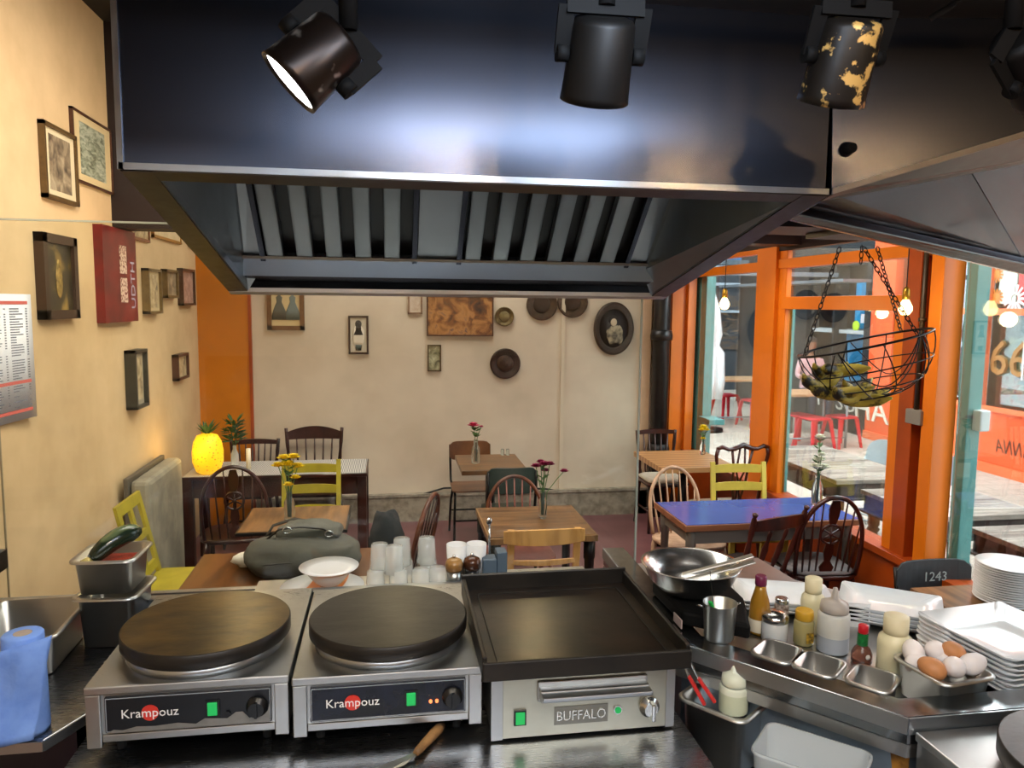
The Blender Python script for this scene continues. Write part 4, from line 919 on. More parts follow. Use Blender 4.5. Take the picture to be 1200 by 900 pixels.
# right group
rail_chair('dark chair with pale seat in the back right corner by the drain pipe',2.49,6.60,0,M['w_dark'],.40,.88,.45,5,False,.0,.03,.04,'plain',cush=M['cush'])
hoop_chair('pale wooden hoop back spindle chair behind the blue table',2.03,4.84,0.12,M['w_pale'],7,False,.90,.42)
ladder_chair('bright yellow ladder back chair behind the blue table',2.54,4.98,-.08,M['yel'],.42,.90,.45,(.85,.72),seatm=M['yel'])
# chippendale style
t=thing('carved_back_chair','dark carved chair with pierced splat and wavy crest rail by the window','chair',(2.64,5.60,0),PI+.05); t.scale=(1,1,1.05)
seatmesh(.45,.42,.45,.04,.04).build('seat',M['cush'],t); legs4(t,M['w_mahog'],.45,.42,.44,turn=False)
for s in (-1,1):
    MB().tube([(s*.17,.18,.42),(s*.185,.20,.6),(s*.20,.235,.78),(s*.215,.25,.88),(s*.205,.255,.93)],[.016,.014,.013,.014,.017],8).build('back_post',M['w_mahog'],t)
pts=[(-.215,.93),(-.17,.945),(-.12,.925),(-.07,.93),(0,.955),(.07,.93),(.12,.925),(.17,.945),(.215,.93)]
MB().tube([(x,.257,z) for x,z in pts],[.014,.017,.014,.018,.022,.018,.014,.017,.014],8).build('crest_rail',M['w_mahog'],t)
sp=MB()
for s in (-1,1):
    sp.tube([(s*.045,.18,.45),(s*.03,.19,.55),(s*.055,.215,.68),(s*.06,.235,.78),(s*.085,.25,.92)],.010,6).tube([(s*.02,.185,.5),(0,.21,.66),(s*.035,.23,.76),(s*.02,.25,.93)],.008,6)
sp.build('pierced_splat',M['w_mahog'],t)
rail_chair('dark spindle chair with knobbed finials in front of the blue table',2.12,4.24,PI+.3,M['w_mahog'],.42,.90,.45,2,True,.0,.14,.065,'turned',cush=M['cushg'])
hoop_chair('dark wheel back hoop chair with grey cushion in front of the blue table',2.60,4.24,PI-.12,M['w_mahog'],8,True,.95,.42,cush=M['cushg'])
school_chair('black chair with chalk number on its back below the window post',2.77,3.19,.0,M['ch_black'],.755,.42,.43,bh=.22,txt='1243')
# folding panel & tipped yellow chair at left wall
t=thing('wall_panel','worn grey padded bench back leaning on the left wall','bench back',(-1.60,4.2,0))
gp=mat('worn_grey_cloth','98927f',.8,0,.25,6,.3,col2='7d776a'); y0,y1=P(175,650,X=-1.5).y,P(238,600,X=-1.5).y; print('PANEL',y0,y1)
y1=min(y1,5.7); MB().b2(.0,.12,y0-4.2,y1-4.2,.02,.93).build('padded_panel',gp,t,bevel=.03)
MB().b2(-.03,.0,y0-4.22,y1-4.2,.0,.95).build('backing_board',mat('board_dark','554f45',.6),t,bevel=.006)
t=thing('slatted_yellow_chair','ochre yellow chair with slotted back seen edge on beside the left wall','chair',(-1.18,4.50,0),PI/2)
seatmesh(.42,.40,.45,.03,.04).build('seat',M['yel2'],t); legs4(t,M['yel2'],.42,.40,.44,turn=False,splay=.01)
bk=MB(); 
def yl(z): return .18+(z-.45)*.22
for a,b,c,d in ((-.20,-.15,.42,.93),(.15,.20,.42,.93),(-.15,.15,.87,.93),(-.15,.15,.68,.72),(-.15,.15,.48,.53),(-.02,.02,.53,.87)):
    bk.extr([(a,yl(c),c),(b,yl(c),c),(b,yl(d),d),(a,yl(d),d)],(0,.018,0))
bk.build('slotted_back',M['yel2'],t)
# ================================================================ THINGS ON THE TABLES
TZ=.761
t=thing('pineapple_lamp','glowing yellow pineapple shaped lamp with green leaves','lamp',(-1.35,5.90,TZ))
pm=bpy.data.materials.new('pineapple_glow'); pm.use_nodes=True; nt=pm.node_tree; b=nt.nodes['Principled BSDF']
tc=nt.nodes.new('ShaderNodeTexCoord'); vo=nt.nodes.new('ShaderNodeTexVoronoi'); vo.inputs['Scale'].default_value=38; nt.links.new(tc.outputs['Object'],vo.inputs['Vector'])
rp=nt.nodes.new('ShaderNodeValToRGB'); rp.color_ramp.elements[0].position=.16; rp.color_ramp.elements[1].position=.26; rp.color_ramp.elements[0].color=srgb('d08010'); rp.color_ramp.elements[1].color=srgb('ffc21a')
nt.links.new(vo.outputs['Distance'],rp.inputs[0]); nt.links.new(rp.outputs[0],b.inputs['Emission Color']); nt.links.new(rp.outputs[0],b.inputs['Base Color']); b.inputs['Emission Strength'].default_value=.75
MB().lathe([(.055,0),(.085,.02),(.11,.09),(.112,.17),(.10,.24),(.075,.29),(.03,.305),(.0001,.305)],28).build('lamp_body',pm,t)
lf=MB(); gm=mat('leaf_green','2f5a34',.5,0,.3,20)
def leaf(mb,base,dirv,L,w):
    d=Vector(dirv).normalized(); s=d.cross(Vector((0,0,1))); s=s.normalized() if s.length>.01 else Vector((1,0,0)); b0=Vector(base); 
    p=[b0-s*w*.4,b0+s*w*.4,b0+d*L*.5+s*w*.5+Vector((0,0,L*.06)),b0+d*L,b0+d*L*.5-s*w*.5+Vector((0,0,L*.06))]
    mb.add(p+[b0+d*L*.45+Vector((0,0,-.006))],[(0,1,5),(1,2,5),(2,3,5),(3,4,5),(4,0,5)])
for i in range(14):
    a=i*2.4; leaf(lf,(0,0,.295),(math.cos(a)*(.4+.06*i%1),math.sin(a)*.6,.8+.04*(i%4)),.10+.02*(i%3),.03)
lf.build('leaf_crown',gm,t)
gl=bpy.data.lights.new('pineapple_glow','POINT'); gl.energy=2.2; gl.color=(1,.6,.15); gl.shadow_soft_size=.12; go=bpy.data.objects.new('pineapple_glow',gl); C.objects.link(go); go.location=(-1.43,5.72,.98)
t=thing('potted_plant','small dark green leafy sprig in a glass bottle behind the pineapple lamp','plant',(-1.20,6.12,TZ))
MB().lathe([(.028,0),(.03,.01),(.03,.10),(.014,.14),(.014,.17)],16).build('bottle',M['glass'],t)
lf=MB()
for i in range(70):
    a=random.uniform(0,6.28); e=random.uniform(-.1,1); z=.2+random.uniform(0,.17); leaf(lf,(math.cos(a)*.03,math.sin(a)*.03,z),(math.cos(a),math.sin(a),e),.08,.025)
for i in range(5): a=i*1.3; lf.cyl((0,0,.08),(math.cos(a)*.03,math.sin(a)*.03,.32),.003,n=5)
lf.build('leaves',mat('sprig_green','3a5a2c',.5,0,.4,30),t)
cn=MB().lathe([(.018,0),(.018,.16),(.005,.162),(.0001,.165)],14).build('candle',mat('candle_wax','e9dcc0',.5)); cn.location=(-1.08,6.02,TZ); tag(cn,'pale candle standing beside the leafy sprig on the striped table','candle')
def vase(label,loc,fcol,blooms,h=.16,r=.028,stem_h=.28,tall=False,leafn=10,cen=None):
    t=thing('flower_vase',label,'vase',tuple(loc))
    MB().lathe([(r*.9,0),(r,.006),(r,h*.62),(r*.55,h*.8),(r*.5,h*.95),(r*.6,h)],18).build('glass_vase',M['pane'] if False else M['vase'],t)
    st=MB(); gmm=mat('stem_green','4a7038',.5)
    fm=mat('petal_'+fcol,fcol,.6,0,.25,40)
    for (x,y,z,rr_) in blooms: st.tube([(x*.1,y*.1,.02),(x*.2,y*.2,h),(x*.7,y*.7,(h+z)/2+.02),(x,y,z)],.0028,5)
    for i in range(leafn):
        a=i*2.4; z=h+.02+ (max(b[2] for b in blooms)-h-.04)*random.random(); leaf(st,(0,0,z),(math.cos(a),math.sin(a),.5),.055,.022)
    st.build('stems',gmm,t)
    for (x,y,z,rr_) in blooms:
        fb=MB()
        for L in range(3):
            n=11
            for k in range(n):
                a=2*PI*k/n+L*.3; el=.1+.5*L; leaf(fb,(x,y,z),(math.cos(a),math.sin(a),el),rr_*(1-.18*L),rr_*.5)
        fb.ball((x,y,z+rr_*.15),rr_*.35,n=8,m=6); fb.build('bloom',fm,t)
    return t
M['vase']=mat('vase_glass','e8f2ee',.03,trans=.95,ior=1.3)
vase('clear vase with yellow daffodil like flowers on the left brown table',(P(341,606,z=TZ).x,4.56,TZ),'e8c818',[(-.06,0,.33,.045),(0,-.02,.34,.05),(.05,.01,.32,.045),(-.03,.02,.37,.045),(.03,-.01,.38,.045),(.04,-.02,.26,.035),(.0,-.03,.22,.035)],.17,.032)
vase('clear bottle with one pink bloom on the small back table',(P(557,542,z=TZ).x,6.05,TZ),'c83a62',[(-.02,0,.31,.055),(.045,0,.30,.02)],.19,.034,leafn=16)
vase('clear bottle with dark purple flowers on the middle table',(P(636,607,z=TZ).x,4.42,TZ),'8a1648',[(-.045,0,.32,.035),(0,-.02,.335,.04),(.04,0,.33,.035),(.015,.01,.29,.03),(.13,0,.285,.03),(-.01,.03,.34,.03)],.16,.026,leafn=9)
vase('small bottle with yellow flowers on the plank topped table',(2.70,6.2,TZ),'e6cf28',[(0,0,.24,.045),(-.02,-.02,.22,.04),(.03,0,.215,.035),(0,0,.14,.03)],.12,.026,leafn=3)
t=vase('tall glass bottle stuffed with white and green flowers on the blue table',(2.765,4.50,TZ),'dfe0cc',[(0,0,.30,.05),(-.03,-.02,.26,.045),(.04,0,.25,.045),(0,-.03,.34,.03),(.0,0,.45,.04)],.2,.035,leafn=18)
q=P(592,533,Y=6.3); o=MB().b2(-.02,.02,-.012,.012,0,.05).b2(.03,.05,-.012,.012,0,.055).build('condiment_pair',M['vase']); bpy.data.objects.remove(o)
for dx,l in ((0,'left of two small glass shakers on the small back table'),(.045,'right of two small glass shakers on the small back table')):
    o=MB().lathe([(.014,0),(.016,.004),(.014,.05),(.010,.055)],12).build('glass_shaker',M['vase']); o.location=(.95+dx,6.34,TZ); tag(o,l,'shaker')
o=MB().loft([[Vector((.05*k*math.cos(a)*1.4,.05*k*math.sin(a),z)) for a in [2*PI*i/12 for i in range(12)]] for k,z in ((.8,0),(1.1,.02),(.9,.05),(.5,.06))],True,True).build('crumpled_napkin',mat('napkin','d8cfc0',.9,0,.1,20,.4)); 
for v in o.data.vertices: v.co+=Vector((noise.noise(v.co*30)*.02,noise.noise(v.co*30+Vector((5,0,0)))*.02,noise.noise(v.co*30+Vector((0,5,0)))*.012))
o.location=(P(290,655,z=.80).x,P(290,655,z=.80).y,.771); tag(o,'crumpled white paper napkin on the table left of the bag','napkin')
# bag
def lump(mb,c,sx,sy,sz,n=28,m=18,seed=0,amp=.03,flat=True):
    rings=[]
    for j in range(m+1):
        tt=-PI/2+PI*j/m; ring=[]
        for i in range(n):
            a=2*PI*i/n; v=Vector((math.copysign(abs(math.cos(a))**.7,math.cos(a))*math.cos(tt)**.6 if math.cos(tt)>0 else 0,math.copysign(abs(math.sin(a))**.7,math.sin(a))*(math.cos(tt)**.6 if math.cos(tt)>0 else 0),math.sin(tt)))
            k=1+amp*8*noise.noise(v*1.7+Vector((seed,0,0)))*.5
            p=Vector((v.x*sx,v.y*sy,v.z*sz))*k
            p+=Vector((0,0,amp*.25*noise.noise(v*5+Vector((seed,3,0)))))
            if flat: p.z=max(p.z,-sz*.8)
            ring.append(p+Vector(c))
        rings.append(ring)
    return mb.loft(rings,False,False)
bgm=mat('bag_olive','4c4940',.85,0,.2,9,.5); bgd=mat('bag_strap','352f2a',.7)
qb=P(350,662,z=.85); t=thing('backpack','dark olive canvas bag with straps and buckles lying on the table','bag',(qb.x,3.66,TZ))
lump(MB(),(0,0,.085),.27,.17,.095,seed=1,amp=.035).build('bag_body',bgm,t)
lump(MB(),(.03,.04,.185),.15,.09,.045,seed=4,amp=.035).build('bag_flap',mat('bag_flap_grey','5a574e',.85,0,.2,9,.5),t)
MB().tube([(-.16,-.02,.17),(-.10,-.05,.225),(0,-.06,.235),(.1,-.05,.22),(.17,-.03,.17)],.012,8,sy=.4).tube([(-.2,.08,.12),(-.15,.1,.2),(-.05,.1,.23),(.02,.08,.22)],.012,8,sy=.4).build('strap',bgd,t)
MB().tube([(-.06+.02*math.cos(a),-.075,.225+.014*math.sin(a)) for a in [PI*i/6 for i in range(12)]],.003,5,closed=True).tube([(.13+.02*math.cos(a),-.07,.20+.014*math.sin(a)) for a in [PI*i/6 for i in range(12)]],.003,5,closed=True).build('buckle',M['chrome'],t)
MB().tube([(-.2,-.14,.08),(-.05,-.17,.10),(.12,-.165,.09),(.2,-.12,.07)],.004,6).build('seam',bgd,t)
q=P(428,640,Y=4.25); t=MB(); lump(t,(0,0,0),.10,.12,.20,seed=8,amp=.05,flat=False); o=t.build('black_garment',mat('black_cloth','15171b',.9,0,.3,9,.4)); o.location=(-.02,4.30,.66); tag(o,'black garment bunched over the sideways hoop back chair','garment')
# red & black bag on floor
t=thing('floor_bag','red and black cloth bag lying under the middle table','bag',(.98,4.35,0))
lump(MB(),(0,0,.12),.2,.12,.13,seed=12,amp=.05).build('bag_body',mat('red_cloth','9a2c2c',.8,0,.5,10,.3,col2='c9b5a5'),t)
lump(MB(),(-.03,-.07,.13),.07,.07,.13,seed=15,amp=.05).build('bag_pocket',M['blackm'],t)
# round plates stack on right table
pm_=MB().lathe([(.07,0),(.075,.003),(.133,.016),(.135,.019),(.08,.008),(.0001,.007)],40).build('round_plate',M['white']); base=P(1190,700,z=.77); bx,by=2.70,2.86; print('RP',base)
for k in range(16):
    o=pm_ if k==0 else bpy.data.objects.new('round_plate',pm_.data)
    if k: C.objects.link(o)
    o.location=(bx+random.uniform(-.002,.002),by+random.uniform(-.002,.002),.761+k*.0105)
    tag(o,'round white plate in the tall stack on the right table','plate','round plates stacked on the right table')
# ================================================================ PICTURES
frames=0
def picL(label,x0p,x1p,ytl,ybl,fcol,art,th=.02,fw_=.018,matt=None,cat='picture',name='framed_picture'):
    tl=P(x0p,ytl,X=XL); bl=P(x0p,ybl,X=XL); tr=P(x1p,ytl,X=XL)
    yA,yB=tl.y,tr.y; z1,z0_=tl.z,bl.z
    t=thing(name,label,cat,(XL,(yA+yB)/2,(z0_+z1)/2)); w=yB-yA; h=z1-z0_
    fm=fcol if not isinstance(fcol,str) else mat('frame_'+fcol,fcol,.4,0,.2,30)
    f=MB(); f.b2(0,th,-w/2,w/2,h/2-fw_,h/2).b2(0,th,-w/2,w/2,-h/2,-h/2+fw_).b2(0,th,-w/2,-w/2+fw_,-h/2,h/2).b2(0,th,w/2-fw_,w/2,-h/2,h/2); f.build('frame',fm,t)
    MB().b2(0.001,th*.6,-w/2+fw_*.9,w/2-fw_*.9,-h/2+fw_*.9,h/2-fw_*.9).build('mount' if matt else 'picture',mat('mount_'+label[:8],matt,.6) if matt else art,t)
    if matt:
        k=.22; MB().b2(th*.6,th*.6+.001,-w/2*(1-k*1.6),w/2*(1-k*1.6),-h/2*(1-k*1.2),h/2*(1-k*1.2)).build('picture',art,t)
    return t,w,h
A1=art_mat('art_portrait',['4a4238','8a7a62','b9aa8c'],14,1); A2=art_mat('art_landscape',['5d5e4a','98a08a','c2c4b0'],16,2,stretch=(1,1,3))
A3=art_mat('art_dark_portrait',['1a140c','3a3018','9a7c3c'],7,3); A4=art_mat('art_print',['6a5c48','b9a47c','d8c8a0'],18,4)
picL('gold framed portrait print nearest the viewer on the left wall',43,82,139,229,'5a4424',A1,.03,.02,'d8caa6')
picL('large thin framed landscape print behind the gold framed portrait',80,125,124,209,'4a2c1c',A2,.02,.012,'d6c193')
t,w,h=picL('dark brown framed painting of a robed figure above the menu',38,79,271,375,'3a261a',A3,.045,.045)
MB().ball((.028,0,.06),.004,.02,.028).ball((.028,0,-.02),.004,.04,.085).build('figure',mat('figure_gold','a88a4a',.5,0,.5,30,col2='5f4a22'),t)
t=thing('red_poster','deep red poster canvas with pale squares and a column of letters','poster',(XL,(P(108,260,X=XL).y+P(148,260,X=XL).y)/2,0)); 
ya,yb=P(108,260,X=XL).y,P(148,260,X=XL).y; zt,zb=P(108,262,X=XL).z,P(108,379,X=XL).z; yc=(ya+yb)/2
MB().b2(0,.05,ya-yc,yb-yc,zb,zt).build('canvas',mat('poster_red','7a1a1c',.3,0,.3,7,0,col2='5a0f14'),t)
pw=yb-ya; pmm=mat('poster_patch','d8bca8',.5,0,0,60,0,col2='6a2020',ramp=(.44,.48))
MB().b2(.05,.052,-.02*1,pw*.17,zt-.27,zt-.10).b2(.05,.052,-.02,pw*.17,zb+.12,zb+.27).build('pale_squares',pmm,t)
text('lettering','UDTH',.11,mat('poster_ink','a9a6b8',.5),t,MX((.0515,pw*.36,zb+.23),(0,0,1),(0,-1,0)),.0004)
def pl(label,a,b,c,d,fc,art,**k): return picL(label,a,b,c,d,fc,art,**k)
pl('small frame just below the maroon soffit beside the red poster',149,171,235,279,'8a5a3c',A4,fw_=.02)
pl('wide pale framed print just below the maroon soffit',175,208,222,277,'a5793c',mat('pale_print','d8c59c',.5,0,.1,9),fw_=.02)
pl('tiny dark frame partly hidden by the hood edge on the left wall',219,225,262,289,'3a2a1c',A4,fw_=.015)
pl('tall gilt framed print, first of the row of three on the left wall',165,181,314,368,'6f5a34',A4,th=.05,matt='cdb990')
pl('small gilt framed print, middle of the row of three on the left wall',188,202,315,349,'6f5a34',A1,th=.045,fw_=.02)
pl('brown framed print, last of the row of three next to the orange recess',207,222,314,358,'4a2c1e',art_mat('art_pink',['8a6a5a','b08a7c','c9a898'],20,5),th=.045,fw_=.018)
pl('tall narrow deep black framed picture in the middle of the left wall',145,160,411,482,'2a2a22',A4,th=.07,fw_=.02,matt='a89f8a')
pl('small brown framed picture low near the orange recess',201,214,416,447,'4a2a1c',A4,th=.05,fw_=.02)
# menu
zt,zb=P(32,345,X=XL).z,P(28,489,X=XL).z; yA=P(33,345,X=XL+.03).y
t=thing('menu_board','laminated menu sheet with red rules curling off the left wall','menu',(XL,0,0)); sh=MB(); Y0=yA-.75; nn=12
def mx(v): return .003+.035*v**3
def sheet_strip(mb,ya,yb,z0,z1,off):
    vs=[];fs=[]
    for i in range(nn+1):
        y=ya+(yb-ya)*i/nn; v=(y-Y0)/(yA-Y0); vs+= [(mx(v)+off,y,z0),(mx(v)+off,y,z1)]
    for i in range(nn): fs.append((2*i,2*i+2,2*i+3,2*i+1))
    mb.add(vs,fs,True)
sheet_strip(sh,Y0,yA,zb,zt,0); so=sh.build('sheet',mat('menu_white','dfe2ea',.35),t); m_=so.modifiers.new('s','SOLIDIFY'); m_.thickness=.002
r_=MB(); hgt=zt-zb
for f_ in (.07,.70,.93): sheet_strip(r_,Y0+.03,yA-.03,zt-hgt*f_-.006,zt-hgt*f_+.009,.003)
r_.build('red_rule',mat('menu_red','c9615a',.5),t)
tx=MB(); rnd=random.Random(3)
for col in range(5):
    ys=yA-.17-.165*col
    z=zt-hgt*.12
    while z>zb+.03:
        L_=rnd.choice([.05,.08,.1,.11]); 
        if rnd.random()>.12 and all(abs((zt-z)/hgt-f_)>.03 for f_ in (.07,.7,.93)):
            sheet_strip(tx,ys,ys+L_*.9,z,z+.0045,.003); sheet_strip(tx,ys+.12,ys+.135,z,z+.0045,.003)
        z-=.0115
tx.build('menu_text',mat('menu_ink','6a7080',.6),t)
sf=MB().b2(XL,XL+.006,P(4,600,X=XL).y-.004,P(4,600,X=XL).y+.004,0,P(4,500,X=XL).z).build('trim_26',mat('seam','8f8268',.7)); struct(sf)
# back wall
YW=YB
def picB(label,x0p,x1p,y0p,y1p,fcol,art,fw_=.02,th=.025,matt=None,cat='picture',name='framed_picture'):
    tl=P(x0p,y0p,Y=YW-.02); br=P(x1p,y1p,Y=YW-.02); w=br.x-tl.x; h=tl.z-br.z
    t=thing(name,label,cat,((tl.x+br.x)/2,YW,(tl.z+br.z)/2)); fm=mat('frame_'+fcol,fcol,.4,0,.2,30)
    f=MB(); f.b2(-w/2,w/2,-th,0,h/2-fw_,h/2).b2(-w/2,w/2,-th,0,-h/2,-h/2+fw_).b2(-w/2,-w/2+fw_,-th,0,-h/2,h/2).b2(w/2-fw_,w/2,-th,0,-h/2,h/2); f.build('frame',fm,t)
    MB().b2(-w/2+fw_*.9,w/2-fw_*.9,-th*.6,-.001,-h/2+fw_*.9,h/2-fw_*.9).build('mount' if matt else 'picture',mat('mount_'+label[:8],matt,.6) if matt else art,t)
    return t,w,h
t,w,h=picB('wide brown framed print of two figures in long gowns under the hood',312,357,328,387,'6f4a2a',A4,.04,.03,'d2b98a')
for s,c_ in ((-.055,'5c5a50'),(.06,'6f7a78')):
    MB().lathe([(.075,-.13),(.055,-.05),(.022,.03),(.028,.07),(.012,.085),(.018,.10),(.018,.125),(.004,.14)],12,(s,-.020,.0),Matrix.Diagonal((1,.08,1))).build('gowned_figure',mat('gown'+c_,c_,.6),t)
t,w,h=picB('narrow dark framed picture of a standing boy',408,432,370,415,'3c2216',None,.018,.025,'c9bca8')
MB().ball((0,-.018,.10),.03,.003,.035).lathe([(.045,0),(.02,.08),(.03,.06)],10,(0,-.018,-.0),Matrix.Diagonal((1,.08,1))).build('figure_dark',mat('fd','3a3430',.6),t)
MB().lathe([(.03,-.12),(.05,-.06),(.05,.04),(.03,.075)],12,(0,-.017,0),Matrix.Diagonal((1,.06,1))).build('figure_shirt',mat('fs','ded2c0',.6),t)
MB().lathe([(.025,-.14),(.028,-.09)],10,(0,-.02,0),Matrix.Diagonal((1,.08,1))).build('figure_feet',mat('ff','2f3a34',.6),t)
picB('small frame mostly hidden behind the hood edge',478,495,335,368,'8a6a52',art_mat('a7',['b9a08c','d8c8b8'],12,7),.015)
t,w,h=picB('wide copper relief panel with a brown frame on the back wall',500,578,345,394,'4a2418',art_mat('copper_relief',['2e2428','7a4a28','b8804a','5a4048'],9,8,.3),.012,.03)
picB('small framed print of pale shapes below the copper relief panel',501,517,404,435,'5c4a30',art_mat('a9',['3a3626','8f8a6a','cfc8a8'],14,9),.012)
def discB(label,px,py,rp,mats,name='wall_plate',rings_=4):
    c=P(px,py,Y=YW-.02); r=rp*c.y/F*1.04
    t=thing(name,label,'wall plate',(c.x,YW,c.z)); Mr=Matrix.Rotation(PI/2,3,'X')
    MB().lathe([(r*.8,0.001),(r,.02),(r,.03),(r*.93,.034),(r*.78,.016),(r*.3,.014),(.0001,.016)],36,(0,0,0),Mr).build('plate_disc',mats[0],t)
    MB().lathe([(r*.55,.0155),(r*.5,.022),(r*.2,.019),(.0001,.026)],28,(0,0,0),Mr).build('centre_relief',mats[1],t)
    return t
cop=mat('copper_dark','3c2a20',.4,.4,.3,20); cop2=mat('copper_mid','4c382a',.4,.4,.4,30); brz=mat('bronze','6f5c38',.4,.5,.3,30); brz2=mat('bronze2','8a7850',.4,.5,.3,30)
discB('small round bronze plate right of the copper relief panel',591,371,11,(brz,brz2)); discB('round dark copper plate hanging lowest on the back wall',592,426,17.5,(cop,cop2))
discB('left of two dark round plates side by side under the hood edge',635,357,18,(cop2,cop)); discB('right of two dark round plates side by side under the hood edge',671,354,18,(cop2,cop))
c=P(719,385,Y=YW-.02); t=thing('oval_portrait','large oval dark framed portrait of a woman at the right of the back wall','picture',(c.x,YW,c.z)); Mr=Matrix.Diagonal((.78,1,1))@Matrix.Rotation(PI/2,3,'X'); R=31*c.y/F*1.03
MB().lathe([(R*.8,.0),(R,.01),(R,.035),(R*.9,.05),(R*.8,.03),(R*.76,.04),(R*.72,.02)],44,(0,0,0),Mr,cap=False).build('oval_frame',mat('oval_fr','34241a',.35,.1,.4,40,.4),t)
MB().lathe([(R*.74,.018),(.0001,.02)],44,(0,0,0),Mr).build('picture',mat('oval_bg','262024',.5,0,.2,10),t)
MB().ball((.0,-.024,.06),.032,.006,.038).build('portrait_head',mat('ph','c9b49a',.6),t)
lump(MB(),(.01,-.022,-.06),.085,.006,.08,seed=3,amp=.08,flat=False).build('portrait_gown',mat('pg','a8987c',.6,0,0,14,0,col2='4a4238',ramp=(.4,.6)),t)
MB().ball((-.012,-.022,.085),.045,.004,.042).build('portrait_hair',mat('phr','1c1614',.6),t)
# ================================================================ HANGING THINGS
def bulb(label,x,y,z,cord=.3,ceil=2.49,strength=9):
    t=thing('hanging_bulb',label,'light bulb',(x,y,z))
    MB().lathe([(.0001,-.035),(.02,-.03),(.034,-.008),(.034,.01),(.022,.035),(.014,.05)],20).build('glass_bulb',mat('bulb_glow','ffdf9a',.3,emit=strength),t)
    MB().lathe([(.015,.048),(.02,.05),(.018,.10),(.008,.115)],16).build('socket',mat('brass','a8802c',.3,.8),t)
    MB().cyl((0,0,.11),(0,0,ceil-z),.003,n=6).build('cord',M['rubber'],t)
    l=bpy.data.lights.new('bulb_light','POINT'); l.energy=1.5; l.color=(1,.8,.5); l.shadow_soft_size=.04; o=bpy.data.objects.new('bulb_light',l); C.objects.link(o); o.location=(x-.06,y-.06,z-.05)
q=P(849,357,Y=5.12); bulb('glowing bare bulb on a black cord before the first window',q.x,q.y,q.z)
q=P(1061,362,Y=3.62); bulb('glowing bulb hanging beside the right chain of the wire basket',q.x,q.y,q.z,ceil=2.66,strength=5)
# wire basket, hung slightly tilted
bc=P(1012,402,Y=2.75); Rb=.25
t=thing('wire_basket','black hanging wire basket holding bananas on three chains','basket',tuple(bc)); wire=M['metal_blk']
Rt=Matrix.Rotation(math.radians(-13),3,'Y')@Matrix.Rotation(math.radians(-6),3,'X'); dp_=.22
def bp(a,f): # f 0 rim..1 bottom
    r=Rb*math.cos(f*PI/2)**.75 if f<1 else 0; return Rt@Vector((r*math.cos(a),r*math.sin(a),-dp_*math.sin(f*PI/2)))
MB().tube([bp(2*PI*i/36,0) for i in range(36)],.0048,6,closed=True).build('rim_wire',wire,t)
for f in (.28,.55,.8): MB().tube([bp(2*PI*i/30,f) for i in range(30)],.0028,5,closed=True).build('ring_wire',wire,t)
for k in range(10): MB().tube([bp(2*PI*k/10+ .35*f,f) for f in [j/10 for j in range(10)]]+[bp(0,.999)],.0026,5).build('rib_wire',wire,t)
for k in range(5): a0=2*PI*k/5; MB().tube([bp(a0+ .6*u*2,.02+.5*math.sin(PI*u)) for u in [j/12 for j in range(13)]],.0026,5).build('scroll_wire',wire,t)
apex=P(1008,287,Y=2.75)-bc; 
def chain(a,b,name='chain'):
    a=Vector(a);b=Vector(b); L_=(b-a).length; n=int(L_/.021); mb=MB(); d=(b-a).normalized(); s=d.cross(Vector((0,1,0))).normalized(); u=d.cross(s)
    for i in range(n):
        c=a+(b-a)*((i+.5)/n); w_=s if i%2 else u
        mb.tube([c+d*(.014*math.cos(q))+w_*(.0075*math.sin(q)) for q in [2*PI*j/8 for j in range(8)]],.0023,4,closed=True)
    return mb.build(name,wire,t)
hk=[P(984,290,Y=2.72)-bc,P(1012,290,Y=2.6)-bc,P(1028,290,Y=2.7)-bc]
hooktop=P(1010,288,Y=2.72)-bc
for a_,h_ in ((PI*.98,hk[0]),(-PI*.42,hk[1]),(PI*.12,hk[2])): chain(bp(a_,0),h_)
chain(hooktop,hooktop+Vector((0,0,-.07)),'spare_chain')
q=P(1010,280,Y=2.72); bar_=MB().b2(q.x-.2,q.x+.25,2.55,2.78,q.z,q.z+.02).build('basket_hanger_beam',M['maroon'])
S('trim_27',MB().b2(.93,2.9,2.55,2.85,q.z+.02,q.z+.2),M['maroon']); tag(bar_,'maroon bracket board from which the basket chains hang','bracket')
# bananas
bmat=mat('banana_skin','b5a03a',.5,0,0,22,.05,col2='1c160a',ramp=(.42,.54)); bn=[]
def banana(label,c,rz,tilt,L=.17):
    pts=[];rs=[]
    for i in range(13):
        u=-1+i/6; pts.append(Vector((u*L/2,0,.045*u*u))); rs.append(.004 if i in(0,12) else (.011 if i in (1,11) else .017+.003*(1-u*u)))
    Mx=Matrix.Rotation(rz,3,'Z')@Matrix.Rotation(tilt,3,'X')
    o=MB().tube([Mx@p for p in pts],rs,8).build('banana',bmat); o.location=c; o.scale=(1.15,1.25,1.25); tag(o,label,'banana','overripe bananas in the wire basket')
for i,(px,py,dy,rz,ti) in enumerate(((958,452,-.02,.2,.5),(976,462,-.04,-.3,1.0),(994,466,-.05,.15,.6),(1008,470,-.02,-.2,1.2),(1002,460,.05,.4,.2),(968,440,.05,.3,.4),(984,434,.03,-.1,1.3),(1018,468,.02,.5,.8))):
    q=P(px,py,Y=2.75+dy); banana('speckled overripe banana lying in the bottom of the wire basket',tuple(q),rz,ti)
